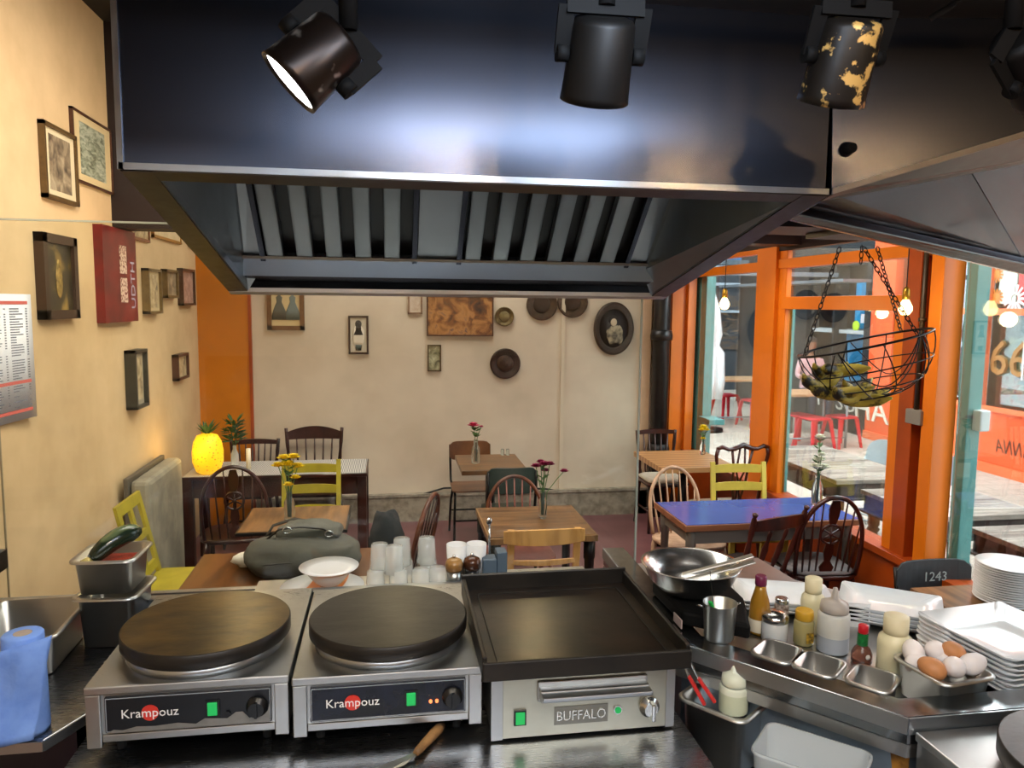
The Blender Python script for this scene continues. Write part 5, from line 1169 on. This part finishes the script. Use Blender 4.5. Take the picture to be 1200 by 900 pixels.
# ================================================================ OUTSIDE
pav=bpy.data.materials.new('paving'); pav.use_nodes=True; nt=pav.node_tree; b=nt.nodes['Principled BSDF']; b.inputs['Roughness'].default_value=.8
tc=nt.nodes.new('ShaderNodeTexCoord'); bk=nt.nodes.new('ShaderNodeTexBrick'); bk.inputs['Scale'].default_value=1.1; bk.inputs['Mortar Size'].default_value=.006
bk.inputs['Color1'].default_value=srgb('c4b6a6'); bk.inputs['Color2'].default_value=srgb('b5a797'); bk.inputs['Mortar'].default_value=srgb('968a7c')
nt.links.new(tc.outputs['Object'],bk.inputs['Vector']); nt.links.new(bk.outputs[0],b.inputs['Base Color'])
S('pavement',MB().b2(XR+.05,16,-4,24,-.1,0),pav)
XS=7.45
so_=mat('shop_orange','f0622e',.45,0,.06,2); so_d=mat('shop_orange_trim','f57846',.4); dk=mat('shop_dark','1f2224',.5,0,.3,2)
sh=thing('orange_shop','bright orange painted shop front with large windows across the street','shop front',(XS,0,0))
def yw(px,py=450): return P(px,py,X=XS).y
y_c=yw(1016); ya_,yb_=yw(1042),yw(1078); ym0,ym1=yw(1152),yw(1142)
w=MB().b2(0,.3,2.5,y_c,0,.80).b2(0,.3,2.5,y_c,2.95,5.6).b2(0,.3,ya_,y_c,.8,2.95).b2(0.0,.3,ym1,yb_,.8,2.95) if False else MB().b2(0,.3,2.5,y_c,0,.80).b2(0,.3,2.5,y_c,2.95,5.6).b2(0,.3,ya_,y_c,.8,2.95)
w.b2(0,.3,yb_-.15,yb_,.8,2.95).build('wall',so_,sh)
MB().b2(-.03,.0,2.5,y_c,0,.12).b2(-.04,.0,2.5,ya_,.78,.84).b2(-.02,.1,2.5,ya_,1.98,2.06).b2(-.02,.06,ym0,ym1,.8,2.95).b2(-.02,.06,2.5,2.6,.8,2.95).b2(-.02,.06,5.8,5.9,.8,2.95).build('window_frame',so_d,sh)
MB().b2(.12,.125,2.5,ya_,.8,2.95).build('shop_glass',M['pane'],sh)
MB().b2(.9,.95,2.5,y_c,.0,3).b2(.12,.95,y_c-.05,y_c,0,3).build('shop_interior',dk,sh)
cu=MB(); 
yq0,yq1=yw(1047),yw(1062)
n=14; vs=[]; 
for i in range(n+1):
    y=yq1+(yq0-yq1)*i/n; x=.30+.03*math.sin(i*2.1); vs+=[(x,y,.9),(x,y,1.96)]
cu.add(vs,[(2*i,2*i+2,2*i+3,2*i+1) for i in range(n)],True).build('curtain',mat('curtain_grey','b9bec6',.8,0,.2,30),sh)
MB().b2(.15,.16,yw(1063)-.0,yw(1058),.9,1.96).build('door_edge_light',mat('doorlight','f0e6c8',.5,emit=.6),sh)
MB().cyl((.10,yw(1062),2.50),(.11,yw(1062),2.5),.20,n=28).build('round_sticker',mat('sticker','c5d6dc',.5),sh)
pz0,pz1=P(1190,312,X=XS).z,P(1190,356,X=XS).z
MB().b2(.05,.08,yw(1197),yw(1180),pz1,pz0).build('red_sign_panel',mat('redpanel','e0484a',.5),sh)
MB().b2(.05,.08,yw(1178),yw(1158),pz1,pz0).build('pale_sign_panel',mat('palepanel','cfe0d2',.5),sh)
st=MB()
for (px,py,r) in ((1168,322,.10),(1168,348,.10)):
    c=P(px,py,X=XS+.04)-Vector((XS,0,0)); 
    for k in range(12): a=PI*k/6; st.bar((c.x,c.y+r*.4*math.cos(a),c.z+r*.4*math.sin(a)),(c.x,c.y+r*math.cos(a),c.z+r*math.sin(a)),.02,.004,up=(1,0,0))
    st.ball((c.x,c.y,c.z),.006,r*.5,r*.5,12,8)
st.build('sun_drawing',mat('sunorange','d8843a',.5),sh)
st=MB(); c=P(1189,350,X=XS+.04)-Vector((XS,0,0)); r=.17
for k in range(14): a=PI*k/7; st.bar((c.x,c.y+r*.3*math.cos(a),c.z+r*.3*math.sin(a)),(c.x,c.y+r*math.cos(a),c.z+r*math.sin(a)),.03,.004,up=(1,0,0))
st.build('white_burst',mat('wburst','f0dcd8',.5),sh)
MB().b2(.05,.08,yw(1134),yw(1127),2.12,2.62).build('white_notice',mat('notice','dfeaf0',.5),sh)
nb=MB(); 
for k in range(4): nb.b2(.045,.05,yw(1131.5),yw(1128.5),2.18+k*.11,2.24+k*.11)
nb.build('notice_marks',mat('nmark','b04a50',.5),sh)
M66=MX((.10,yw(1172),1.42),(0,-1,0),(0,0,1))
text('window_letters','66',.62,mat('letter_gold','a8743a',.4),sh,M66,.02)
text('window_letters_outline','66',.68,mat('letter_green','1c6a5c',.4),sh,MX((.125,yw(1172),1.42),(0,-1,0),(0,0,1)),.004)
MB().b2(.25,.27,2.6,ym0,.86,1.25).build('window_display',art_mat('display',['2a3a9a','d84a50','f0e0e0','1c6a5c','3a58d0'],9,3,stretch=(1,1,2)),sh)
MB().b2(.3,.32,yw(1182),yw(1154),1.2,1.7).build('window_poster',art_mat('display2',['eaf0f0','1c6a5c','d8d0a0','2a7a8a'],10,5),sh)
MB().b2(.08,.1,yw(1210),yw(1191),1.35,1.93).build('blue_poster',mat('blueposter','3a48b8',.4,0,0,8,0,col2='8fa4e8',ramp=(.3,.38)),sh)
MB().b2(.07,.1,yw(1212),yw(1190),1.93,1.97).b2(.07,.1,yw(1191.5),yw(1189.5),1.2,1.97).build('poster_frame',M['white'],sh)
text('wall_lettering','AИИA',.24,mat('wallink','5a2a14',.6),sh,MX((-.003,yw(1187,525),P(1187,527,X=XS).z),(0,-1,0),(.0,.25,1)),.001,sx=.8)
text('graffiti','HAA',.50,mat('graf_white','efe6d0',.6),sh,MX((-.004,yw(1030,484),P(1030,484,X=XS).z),(0,-1,0),(0,.2,1)),.012,sx=1.25)
# dark shop beyond it
ds=thing('black_shop','black painted food stall front beyond the orange shop','shop front',(XS+.02,0,0))
y2=15.5
MB().b2(0,.3,y_c+.02,y2,0,.78).b2(-.0,.3,y_c+.02,y2,2.75,5.2).b2(0,.25,y_c+.02,y_c+.2,.78,2.75).b2(0,.25,yw(972),yw(970),.78,2.75).b2(0,.25,yw(958)+.5,y2,.78,2.75).build('wall',mat('black_paint','222426',.6,0,.3,4),ds)
MB().b2(1.2,1.25,y_c,y2,0,3).build('stall_interior',mat('stall_int','3a3d40',.7,0,.5,3),ds)
bl=mat('bright_blue','2fa3dc',.4); MB().b2(.3,.9,yw(975,430),yw(955,430),.8,1.6).b2(.3,.5,yw(983),yw(977),1.7,2.5).b2(.3,.8,yw(1014),yw(1006),1.1,1.5).build('blue_fridge',bl,ds)
MB().b2(.1,.5,y_c+.1,y2-1,1.62,1.68).build('stall_shelf',mat('shelfw','b8bcbc',.5),ds)
MB().b2(-.5,0,y_c+.05,y2,2.45,2.5).build('awning_bar',mat('awn','6a6e72',.5),ds)
MB().b2(.05,.07,yw(1013),yw(1007),1.85,2.3).b2(.2,.22,yw(996),yw(990),2.1,2.25).b2(.2,.22,yw(996),yw(990),1.8,1.95).build('notice',mat('notice2','e6e0e4',.5),ds)
MB().ball((.2,yw(985),1.75),.03,.09,.09).build('green_sign',mat('neon_green','b8d82a',.4,emit=.4),ds)
text('graffiti','YUSU',.42,mat('graf_white2','e8e2d0',.6),ds,MX((-.004,yw(976,468),P(976,470,X=XS).z),(0,-1,0),(0,.2,1)),.002,sx=1.2)
# far building across the end of the street
fb=thing('far_building','dark shop building with blue bands across the end of the street','building',(9,17.6,0)); fd=mat('far_dark','3c3f43',.7,0,.4,1.2)
MB().b2(-7,6,0,.4,0,7).build('wall',fd,fb)
bb=mat('far_blue','3a6a9a',.5,0,.2,2); bw_=mat('far_pale','aab4bc',.5,0,.2,3)
MB().b2(-7,3,-.1,0,3.05,3.3).b2(-2.05,-1.75,-.1,0,0,3).build('blue_band',bb,fb)
MB().b2(-7,3,-.12,0,2.95,3.03).b2(-7,3,-.1,0,2.55,2.62).b2(-7,3,-.12,0,3.9,4.0).build('pale_band',bw_,fb)
far_sh=art_mat('far_shelves',['1a1614','5a4634','2a3038','8a6a4a'],2.5,6,.6,(1,1,2.5))
MB().b2(-6.5,-2.4,-.06,0,1.2,2.5).b2(-1.6,2,-.06,0,1.0,2.4).build('shop_window',far_sh,fb)
MB().b2(-2.9,-2.2,-.3,0,.2,1.5).build('grey_cabinet',mat('cab_grey','8f9594',.5,0,.1,4),fb)
MB().b2(-1.4,-.2,-.4,0,1.9,1.96).build('shelf',bw_,fb)
MB().b2(-4.2,-1.6,-.2,0,4.2,5.2).b2(.4,3,-.2,0,3.4,3.9).build('blue_poster',mat('far_post','9fd0e4',.5,0,0,1.5,0,col2='e8eef0'),fb)
MB().b2(-7,5,-.1,0,5.3,7).build('brick_band',mat('far_brick','8a5a44',.8,0,.3,3),fb)
rb=thing('street_building','plain pale building closing the left side of the street','building',(4.0,20,0))
for i,(x,y,z) in enumerate(((6.3,14.5,2.45),(6.9,13.5,2.5),(6.2,16.5,2.8))):
    o=MB().ball((0,0,0),.05).build('street_lamp_bulb',mat('street_bulb','fff2d0',.3,emit=5)); o.location=(x,y,z); tag(o,'small lit bulb hanging over the far street','light bulb','bulbs over the street')
    w_=MB().cyl((0,0,0),(0,0,.8),.006,n=5).build('bulb_wire',M['rubber'],o); w_.location=(0,0,.04)
bpy.data.objects.remove(rb)
ov=MB().b2(4.6,7.3,11.6,11.8,2.55,2.62).b2(4.6,7.3,14.8,15,2.9,3.0).build('street_beam',mat('beam_grey','6f7a80',.6)); tag(ov,'grey beams crossing over the street between the shops','beam')
# rustic tables
def rustic(label,x0_,x1_,y0_,y1_,z=.76):
    t=thing('rustic_table',label,'table',((x0_+x1_)/2,(y0_+y1_)/2,0)); w=x1_-x0_; d=y1_-y0_
    n=6
    tp=MB()
    for k in range(n): tp.b2(-w/2,w/2,-d/2+d*k/n+.003,-d/2+d*(k+1)/n-.003,z-.03,z)
    tp.build('plank_top',M['w_grey'],t)
    MB().b2(-w/2+.02,w/2-.02,-d/2+.02,-d/2+.05,z-.14,z-.03).b2(-w/2+.02,w/2-.02,d/2-.05,d/2-.02,z-.14,z-.03).b2(-w/2+.02,-w/2+.05,-d/2+.02,d/2-.02,z-.14,z-.03).b2(w/2-.05,w/2-.02,-d/2+.02,d/2-.02,z-.14,z-.03).build('apron',M['w_greyd'],t)
    MB().b2(-w/2-.01,w/2+.01,-d/2-.01,d/2+.01,z-.155,z-.14).build('lower_moulding',M['w_greyd'],t)
    for sx in (-1,1):
        for sy in (-1,1): MB().turned((sx*(w/2-.07),sy*(d/2-.07),z-.15),(sx*(w/2-.07),sy*(d/2-.07),0),[(0,.04),(.15,.04),(.17,.03),(.2,.045),(.24,.03),(.3,.04),(.6,.034),(.85,.028),(.9,.035),(1,.02)],12).build('leg',M['w_leg'],t)
    return t
rustic('weathered plank table outside the middle window, the farther one',3.30,4.03,5.12,6.5)
rustic('weathered plank table outside behind the orange post, between the two others',3.32,4.10,4.12,4.86)
rustic('weathered plank table outside nearest the viewer at the right edge',3.40,4.2,3.15,3.92)
fm_=mat('folding_grey','8fa0a8',.35,.3,.1,5); fml=mat('folding_pale','b9c8cc',.35,.2,.1,5)
def folding(label,x,y,rz,m):
    t=thing('folding_chair',label,'chair',(x,y,0),rz)
    pr=[Vector((.21*math.cos(a)*(1 if abs(math.cos(a))<.9 else 1),.20+.0*a,.62+.23*math.sin(a)**.7)) for a in [PI*i/14 for i in range(15)]]
    MB().extr([Vector((p.x,.2,p.z)) for p in pr]+[Vector((-.205,.2,.60)),Vector((.205,.2,.60))],(0,.012,0)).build('backrest',m,t)
    for s in (-1,1):
        MB().tube([(s*.21,.21,.66),(s*.20,.1,.44),(s*.20,-.22,0)],.011,8).build('front_leg',m,t)
        MB().tube([(s*.19,-.12,.44),(s*.19,.24,0)],.011,8).build('rear_leg',m,t)
    MB().loft([rr(.38,.36,.05,.43),rr(.38,.36,.05,.45)],True,True,smooth=False).build('seat',m,t); MB().cyl((-.2,-.12,.16),(.2,-.12,.16),.008).cyl((-.19,.14,.12),(.19,.14,.12),.008).build('stretcher',m,t)
    return t
folding('pale folding chair behind the farther weathered table',4.28,6.20,-PI/2+.2,fml)
folding('grey folding chair half hidden by the orange post outside',4.36,5.45,-PI/2-.0,fm_)
folding('grey folding chair at the right edge outside behind the middle weathered table',4.42,4.50,-PI/2+.1,fm_)
folding('grey folding chair pushed in by the nearest weathered table',4.36,3.55,-PI/2,fm_)
rs_=mat('stool_red','d02838',.35,.2,.1,5)
def stool(label,x,y,rz=0):
    t=thing('metal_stool',label,'stool',(x,y,0),rz)
    MB().loft([rr(.34,.34,.05,.43),rr(.34,.34,.05,.46),rr(.30,.30,.04,.465)],True,True).build('seat',rs_,t)
    for sx in (-1,1):
        for sy in (-1,1): MB().extr([(sx*.15-.035,sy*.15,.43),(sx*.15+.035,sy*.15,.43),(sx*.21+.018,sy*.21,0),(sx*.21-.018,sy*.21,0)],(0,.02*-sy,0)).build('leg',rs_,t)
    return t
for px,pz,l in ((851,.46,'red metal stool seen through the first window, leftmost'),(884,.46,'red metal stool beside the first orange post, under the high table'),(936,.46,'red metal stool left in the middle window, nearest its post'),(955,.46,'red metal stool in the middle of the second window'),(986,.46,'rightmost red metal stool before the black shop')):
    y_=482 if px<900 else 487; q=P(px,y_+{851:-20,884:-14,936:-2,955:2,986:0}[px],z=.46); 
    stool(l,q.x,q.y,.2)
def high(label,px,py,w,d,topm,legm):
    q=P(px,py,z=.80); t=thing('street_table',label,'table',(q.x,q.y,0))
    MB().b2(-w/2,w/2,-d/2,d/2,.77,.80).build('tabletop',topm,t)
    for sx in (-1,1):
        for sy in (-1,1): MB().cyl((sx*(w/2-.05),sy*(d/2-.05),.77),(sx*(w/2-.05),sy*(d/2-.05),0),.018).build('leg',legm,t)
    MB().cyl((-w/2+.05,-d/2+.05,.15),(w/2-.05,-d/2+.05,.15),.012).build('rail',legm,t)
tw_=mat('street_top','b58c64',.5,0,.1,4); lm_=mat('street_leg','8a8e90',.4,.5)
high('brown topped street table seen through the first window',862,443,1.5,.7,tw_,lm_); high('brown topped street table seen left in the middle window',940,459,1.2,.7,tw_,lm_)
# folded white parasol
q=P(829,505,z=0); t=thing('folded_parasol','folded white parasol standing at the left edge of the first window','parasol',(q.x,q.y,0)); cwm=mat('parasol_white','dfeaec',.7,0,.08,6,.2)
MB().loft([[Vector((r*(1+.12*math.sin(6*a))*math.cos(a),r*(1+.12*math.sin(6*a))*math.sin(a),z)) for a in [2*PI*i/36 for i in range(36)]] for r,z in ((.20,.55),(.23,.8),(.21,1.3),(.13,1.42),(.17,1.6),(.12,2.0),(.03,2.3))],True,True).build('canopy',cwm,t)
MB().cyl((0,0,0),(0,0,2.4),.022).build('pole',M['metal_blk'],t); MB().lathe([(.25,0),(.25,.05),(.04,.07)],20).build('base',M['metal_blk'],t)
# seated person far behind the basket
q=P(951,404,Y=11.5); X0,Y0=q.x,11.5; hz0=q.z
per=thing('person','person with short dark hair and a pale pink top sitting outside the black shop','person',(X0,Y0,0),-.1)
sc_=1.0; hd=hz0; pel=hd-.72
V=[(0,0,pel),(0,0,pel+.22),(0,0,pel+.42),(0,-.01,pel+.53),(0,-.015,pel+.60),
 (.17,0,pel+.46),(.24,-.04,pel+.22),(.14,-.24,pel+.16),(-.17,0,pel+.46),(-.24,-.04,pel+.22),(-.14,-.24,pel+.16),
 (.10,-.02,pel-.03),(.13,-.42,pel-.02),(.13,-.44,pel-.45),(.13,-.55,pel-.50),(-.10,-.02,pel-.03),(-.13,-.42,pel-.02),(-.13,-.44,pel-.45),(-.13,-.55,pel-.50)]
E_=[(0,1),(1,2),(2,3),(3,4),(2,5),(5,6),(6,7),(2,8),(8,9),(9,10),(0,11),(11,12),(12,13),(13,14),(0,15),(15,16),(16,17),(17,18)]
Rr=[.13,.12,.14,.05,.05,.065,.045,.03,.065,.045,.03,.09,.065,.045,.035,.09,.065,.045,.035]
me=bpy.data.meshes.new('body'); me.from_pydata([Vector(v) for v in V],E_,[]); bo=bpy.data.objects.new('body',me); C.objects.link(bo)
mo=bo.modifiers.new('skin','SKIN'); 
for i,v in enumerate(me.skin_vertices[0].data): v.radius=(Rr[i],Rr[i]*.85); v.use_root=(i==0)
mo2=bo.modifiers.new('s','SUBSURF'); mo2.levels=2; mo2.render_levels=2
skin=mat('skin','8a5c44',.5); pink=mat('pink_top','c9a0a0',.8,0,.1,9)
bpy.context.view_layer.update()
me2=bpy.data.meshes.new_from_object(bo.evaluated_get(bpy.context.evaluated_depsgraph_get())); bpy.data.objects.remove(bo)
me2.materials.clear(); me2.materials.append(pink); me2.materials.append(skin); me2.materials.append(mat('trousers','2c3240',.8))
for p in me2.polygons:
    c=p.center; p.use_smooth=True
    p.material_index=1 if (c.z>pel+.50 or (abs(c.x)<.26 and c.y<-.12 and c.z>pel+.05 and c.z<pel+.3)) else (2 if c.z<pel+.02 else 0)
bo=bpy.data.objects.new('body',me2); C.objects.link(bo); bo.parent=per
hm_=MB(); rings=[]
for zz,rx,ry,oy in ((-.125,.03,.035,-.03),(-.11,.045,.055,-.025),(-.07,.06,.078,-.01),(-.02,.068,.088,0),(.03,.074,.094,0),(.07,.070,.088,.005),(.10,.050,.066,.01),(.118,.02,.03,.012)):
    rings.append([Vector((rx*math.cos(a),oy+ry*math.sin(a),zz+hd)) for a in [2*PI*i/20 for i in range(20)]])
hm_.loft(rings,True,True); hm_.loft([[Vector((w_*sx,-.085-o_,z_+hd)) for sx in (-1,1)]+[Vector((0,-.09-o_*2.6,z_+hd))] for w_,o_,z_ in ((.008,0,.01),(.014,.008,-.03),(.012,.0,-.036))],True,True)
for s in (-1,1): hm_.ball((s*.073,.005,hd-.01),.010,.02,.03,8,6)
hm_.build('head',skin,per,sub=1)
ey=MB()
for s in (-1,1): ey.ball((s*.028,-.082,hd),.010,.006,.006,8,6)
ey.build('eyes',mat('eye','1a1410',.3),per); MB().ball((0,-.078,hd-.065),.022,.008,.006,8,6).build('mouth',mat('mouth','6a342c',.5),per)
hh=MB(); rings=[]
for zz,k,oy in ((.0,1.10,.03),(.04,1.13,.018),(.085,1.10,.012),(.12,.8,.012),(.138,.3,.012)): rings.append([Vector((.075*k*math.cos(a),oy+.092*k*math.sin(a),zz+hd)) for a in [2*PI*i/20 for i in range(20)]])
hh.loft(rings,True,True).build('hair',mat('hair_dark','17120f',.6),per)
for s in (-1,1):
    hn=MB(); b0=Vector((s*.14,-.25,pel+.16)); hn.loft([rr(.06,.025,.01,0),rr(.07,.025,.01,.05),rr(.07,.02,.008,.08)],True,True)
    for k,L_ in enumerate((.055,.065,.06,.045)): hn.tube([(-.026+k*.0175,0,.075),(-.028+k*.0185,-.004,.075+L_*.6),(-.028+k*.0185,-.014,.075+L_)],[.008,.0075,.006],6)
    hn.tube([(s*-.03,0,.02),(s*-.05,-.01,.05),(s*-.055,-.015,.075)],[.009,.008,.006],6)
    o=hn.build('hand',skin,per); o.location=b0; o.rotation_euler=(math.radians(100),0,0)
t=thing('street_bench','plain dark bench carrying the seated person','bench',(X0,Y0+.02,0)); MB().b2(-.4,.4,-.18,.2,pel-.14,pel-.10).build('seat',M['w_greyd'],t)
for sx in (-1,1): MB().b2(sx*.36-.02,sx*.36+.02,-.15,.17,0,pel-.14).build('leg',M['w_greyd'],t)

# ================================================================ LIGHT, WORLD, CAMERA
W=bpy.data.worlds.new('sky'); bpy.context.scene.world=W; W.use_nodes=True; nt=W.node_tree; bg=nt.nodes['Background']
sk=nt.nodes.new('ShaderNodeTexSky'); sk.sky_type='PREETHAM' if False else 'HOSEK_WILKIE'; sk.turbidity=8; sk.sun_direction=Vector((.5,-.3,.8)).normalized()
mx=nt.nodes.new('ShaderNodeMixRGB'); mx.inputs[0].default_value=.85; mx.inputs[2].default_value=(.80,.88,1,1); nt.links.new(sk.outputs[0],mx.inputs[1]); nt.links.new(mx.outputs[0],bg.inputs[0]); bg.inputs[1].default_value=5.2
def area(name,loc,tgt,w,h,e,col=(1,1,1),spread=None):
    l=bpy.data.lights.new(name,'AREA'); l.shape='RECTANGLE'; l.size=w; l.size_y=h; l.energy=e; l.color=col
    o=bpy.data.objects.new(name,l); C.objects.link(o); o.location=loc; o.rotation_euler=(Vector(tgt)-Vector(loc)).to_track_quat('-Z','Y').to_euler()
    if spread: l.spread=spread
    return o
def spotl(name,loc,tgt,e,size,blend,col,r=.04):
    l=bpy.data.lights.new(name,'SPOT'); l.energy=e; l.spot_size=math.radians(size); l.spot_blend=blend; l.color=col; l.shadow_soft_size=r
    o=bpy.data.objects.new(name,l); C.objects.link(o); o.location=loc; o.rotation_euler=(Vector(tgt)-Vector(loc)).to_track_quat('-Z','Y').to_euler(); return o
warm=(1,.80,.56); neut=(1,.93,.84)
area('dining_fill',(.3,3.4,3.6),(.3,3.9,0),2.6,1.6,120,neut)  # added fill for the dining room, no fitting there
area('dining_back_fill',(.5,6.2,3.6),(.5,6.25,0),2.6,1.2,62,(1,.92,.84))  # unseen fill added to lift the back wall and rear tables
spotl('left_wall_spot',(-.75,1.9,3.3),(-1.67,3.9,1.9),140,80,.8,warm,.15)
area('window_daylight',(4.6,4.4,3.6),(1.0,4.4,.6),3.0,2.0,240,(.88,.95,1))
area('kitchen_steel_fill',(0.3,-.7,2.62),(0.3,-.9,1.0),2.6,1.6,110,(.92,.96,1))  # added fill: lights the rear wall so the steel reflects something bright
for i_,(x_,y_) in enumerate(((-.88,4.7),(.05,4.78),(.85,4.35))):
    l=bpy.data.lights.new('hotplate_glint','POINT'); l.energy=9; l.color=(1,.72,.38); l.shadow_soft_size=.05; o=bpy.data.objects.new('hotplate_glint',l); C.objects.link(o); o.location=(x_,y_,2.42)  # unseen warm points added so the hotplates mirror golden highlights
for x,y in ((-.35,1.0),(.15,1.0),(.6,1.0)): spotl('cook_spot',(x,y,2.2),(x+.05,1.95,1.1),14,75,.6,(1,.80,.55),.03)
d_=(sp1b-sp1a).normalized(); spotl('lit_spot_beam',tuple(sp1b+d_*.02),tuple(sp1b+d_),12,100,.5,(.95,.97,1),.03)
area('hood_blue_fill',(.35,.45,2.62),(.25,1.5,2.2),1.0,.12,11,(.72,.84,1))  # added bluish fill aimed at the lower hood face, not a fitting
spotl('hood_glow',(.31,.7,2.46),(.25,1.5,2.36),12,120,1,(.65,.8,1),.06)  # unseen spot added, placed to mirror a pale blue glow in the hood
for x in (.24,.36,1.14,1.30): 
    l=bpy.data.lights.new('kitchen_bulb','POINT'); l.energy=6; l.color=(1,.6,.25); l.shadow_soft_size=.015; o=bpy.data.objects.new('kitchen_bulb',l); C.objects.link(o); o.location=(x,.0,2.58)
area('street_fill',(5.2,9,5.4),(5.6,9,0),3,10,750,(.95,.98,1))  # added overhead fill that brightens the street, no lamp stands there
cam=bpy.data.cameras.new('camera'); cam.sensor_width=36; cam.lens=F/1200*36; cam.clip_start=.02; cam.clip_end=200
co=bpy.data.objects.new('camera',cam); C.objects.link(co)
def wv(x,f,u): return Vector((x*math.cos(YAW)+f*math.sin(YAW), f*math.cos(YAW)-x*math.sin(YAW), u))
def yv(y): return (y*math.sin(PITCH), y*math.cos(PITCH))
R_=wv(cR,sR*math.sin(PITCH),sR*math.cos(PITCH)); U_=wv(-sR,cR*math.sin(PITCH),cR*math.cos(PITCH)); B_=-wv(0,math.cos(PITCH),-math.sin(PITCH))
Mc=Matrix((R_,U_,B_)).transposed().to_4x4(); Mc.translation=(0,0,EYE); co.matrix_world=Mc
bpy.context.scene.camera=co
vs=bpy.context.scene.view_settings; vs.view_transform='Standard'; vs.look='None'; vs.exposure=0.05; vs.gamma=1
bpy.context.scene.cycles.use_denoising=True
bpy.context.scene.cycles.max_bounces=10; bpy.context.scene.cycles.transparent_max_bounces=16
bpy.context.scene.cycles.caustics_reflective=False; bpy.context.scene.cycles.caustics_refractive=False; bpy.context.scene.cycles.sample_clamp_indirect=4
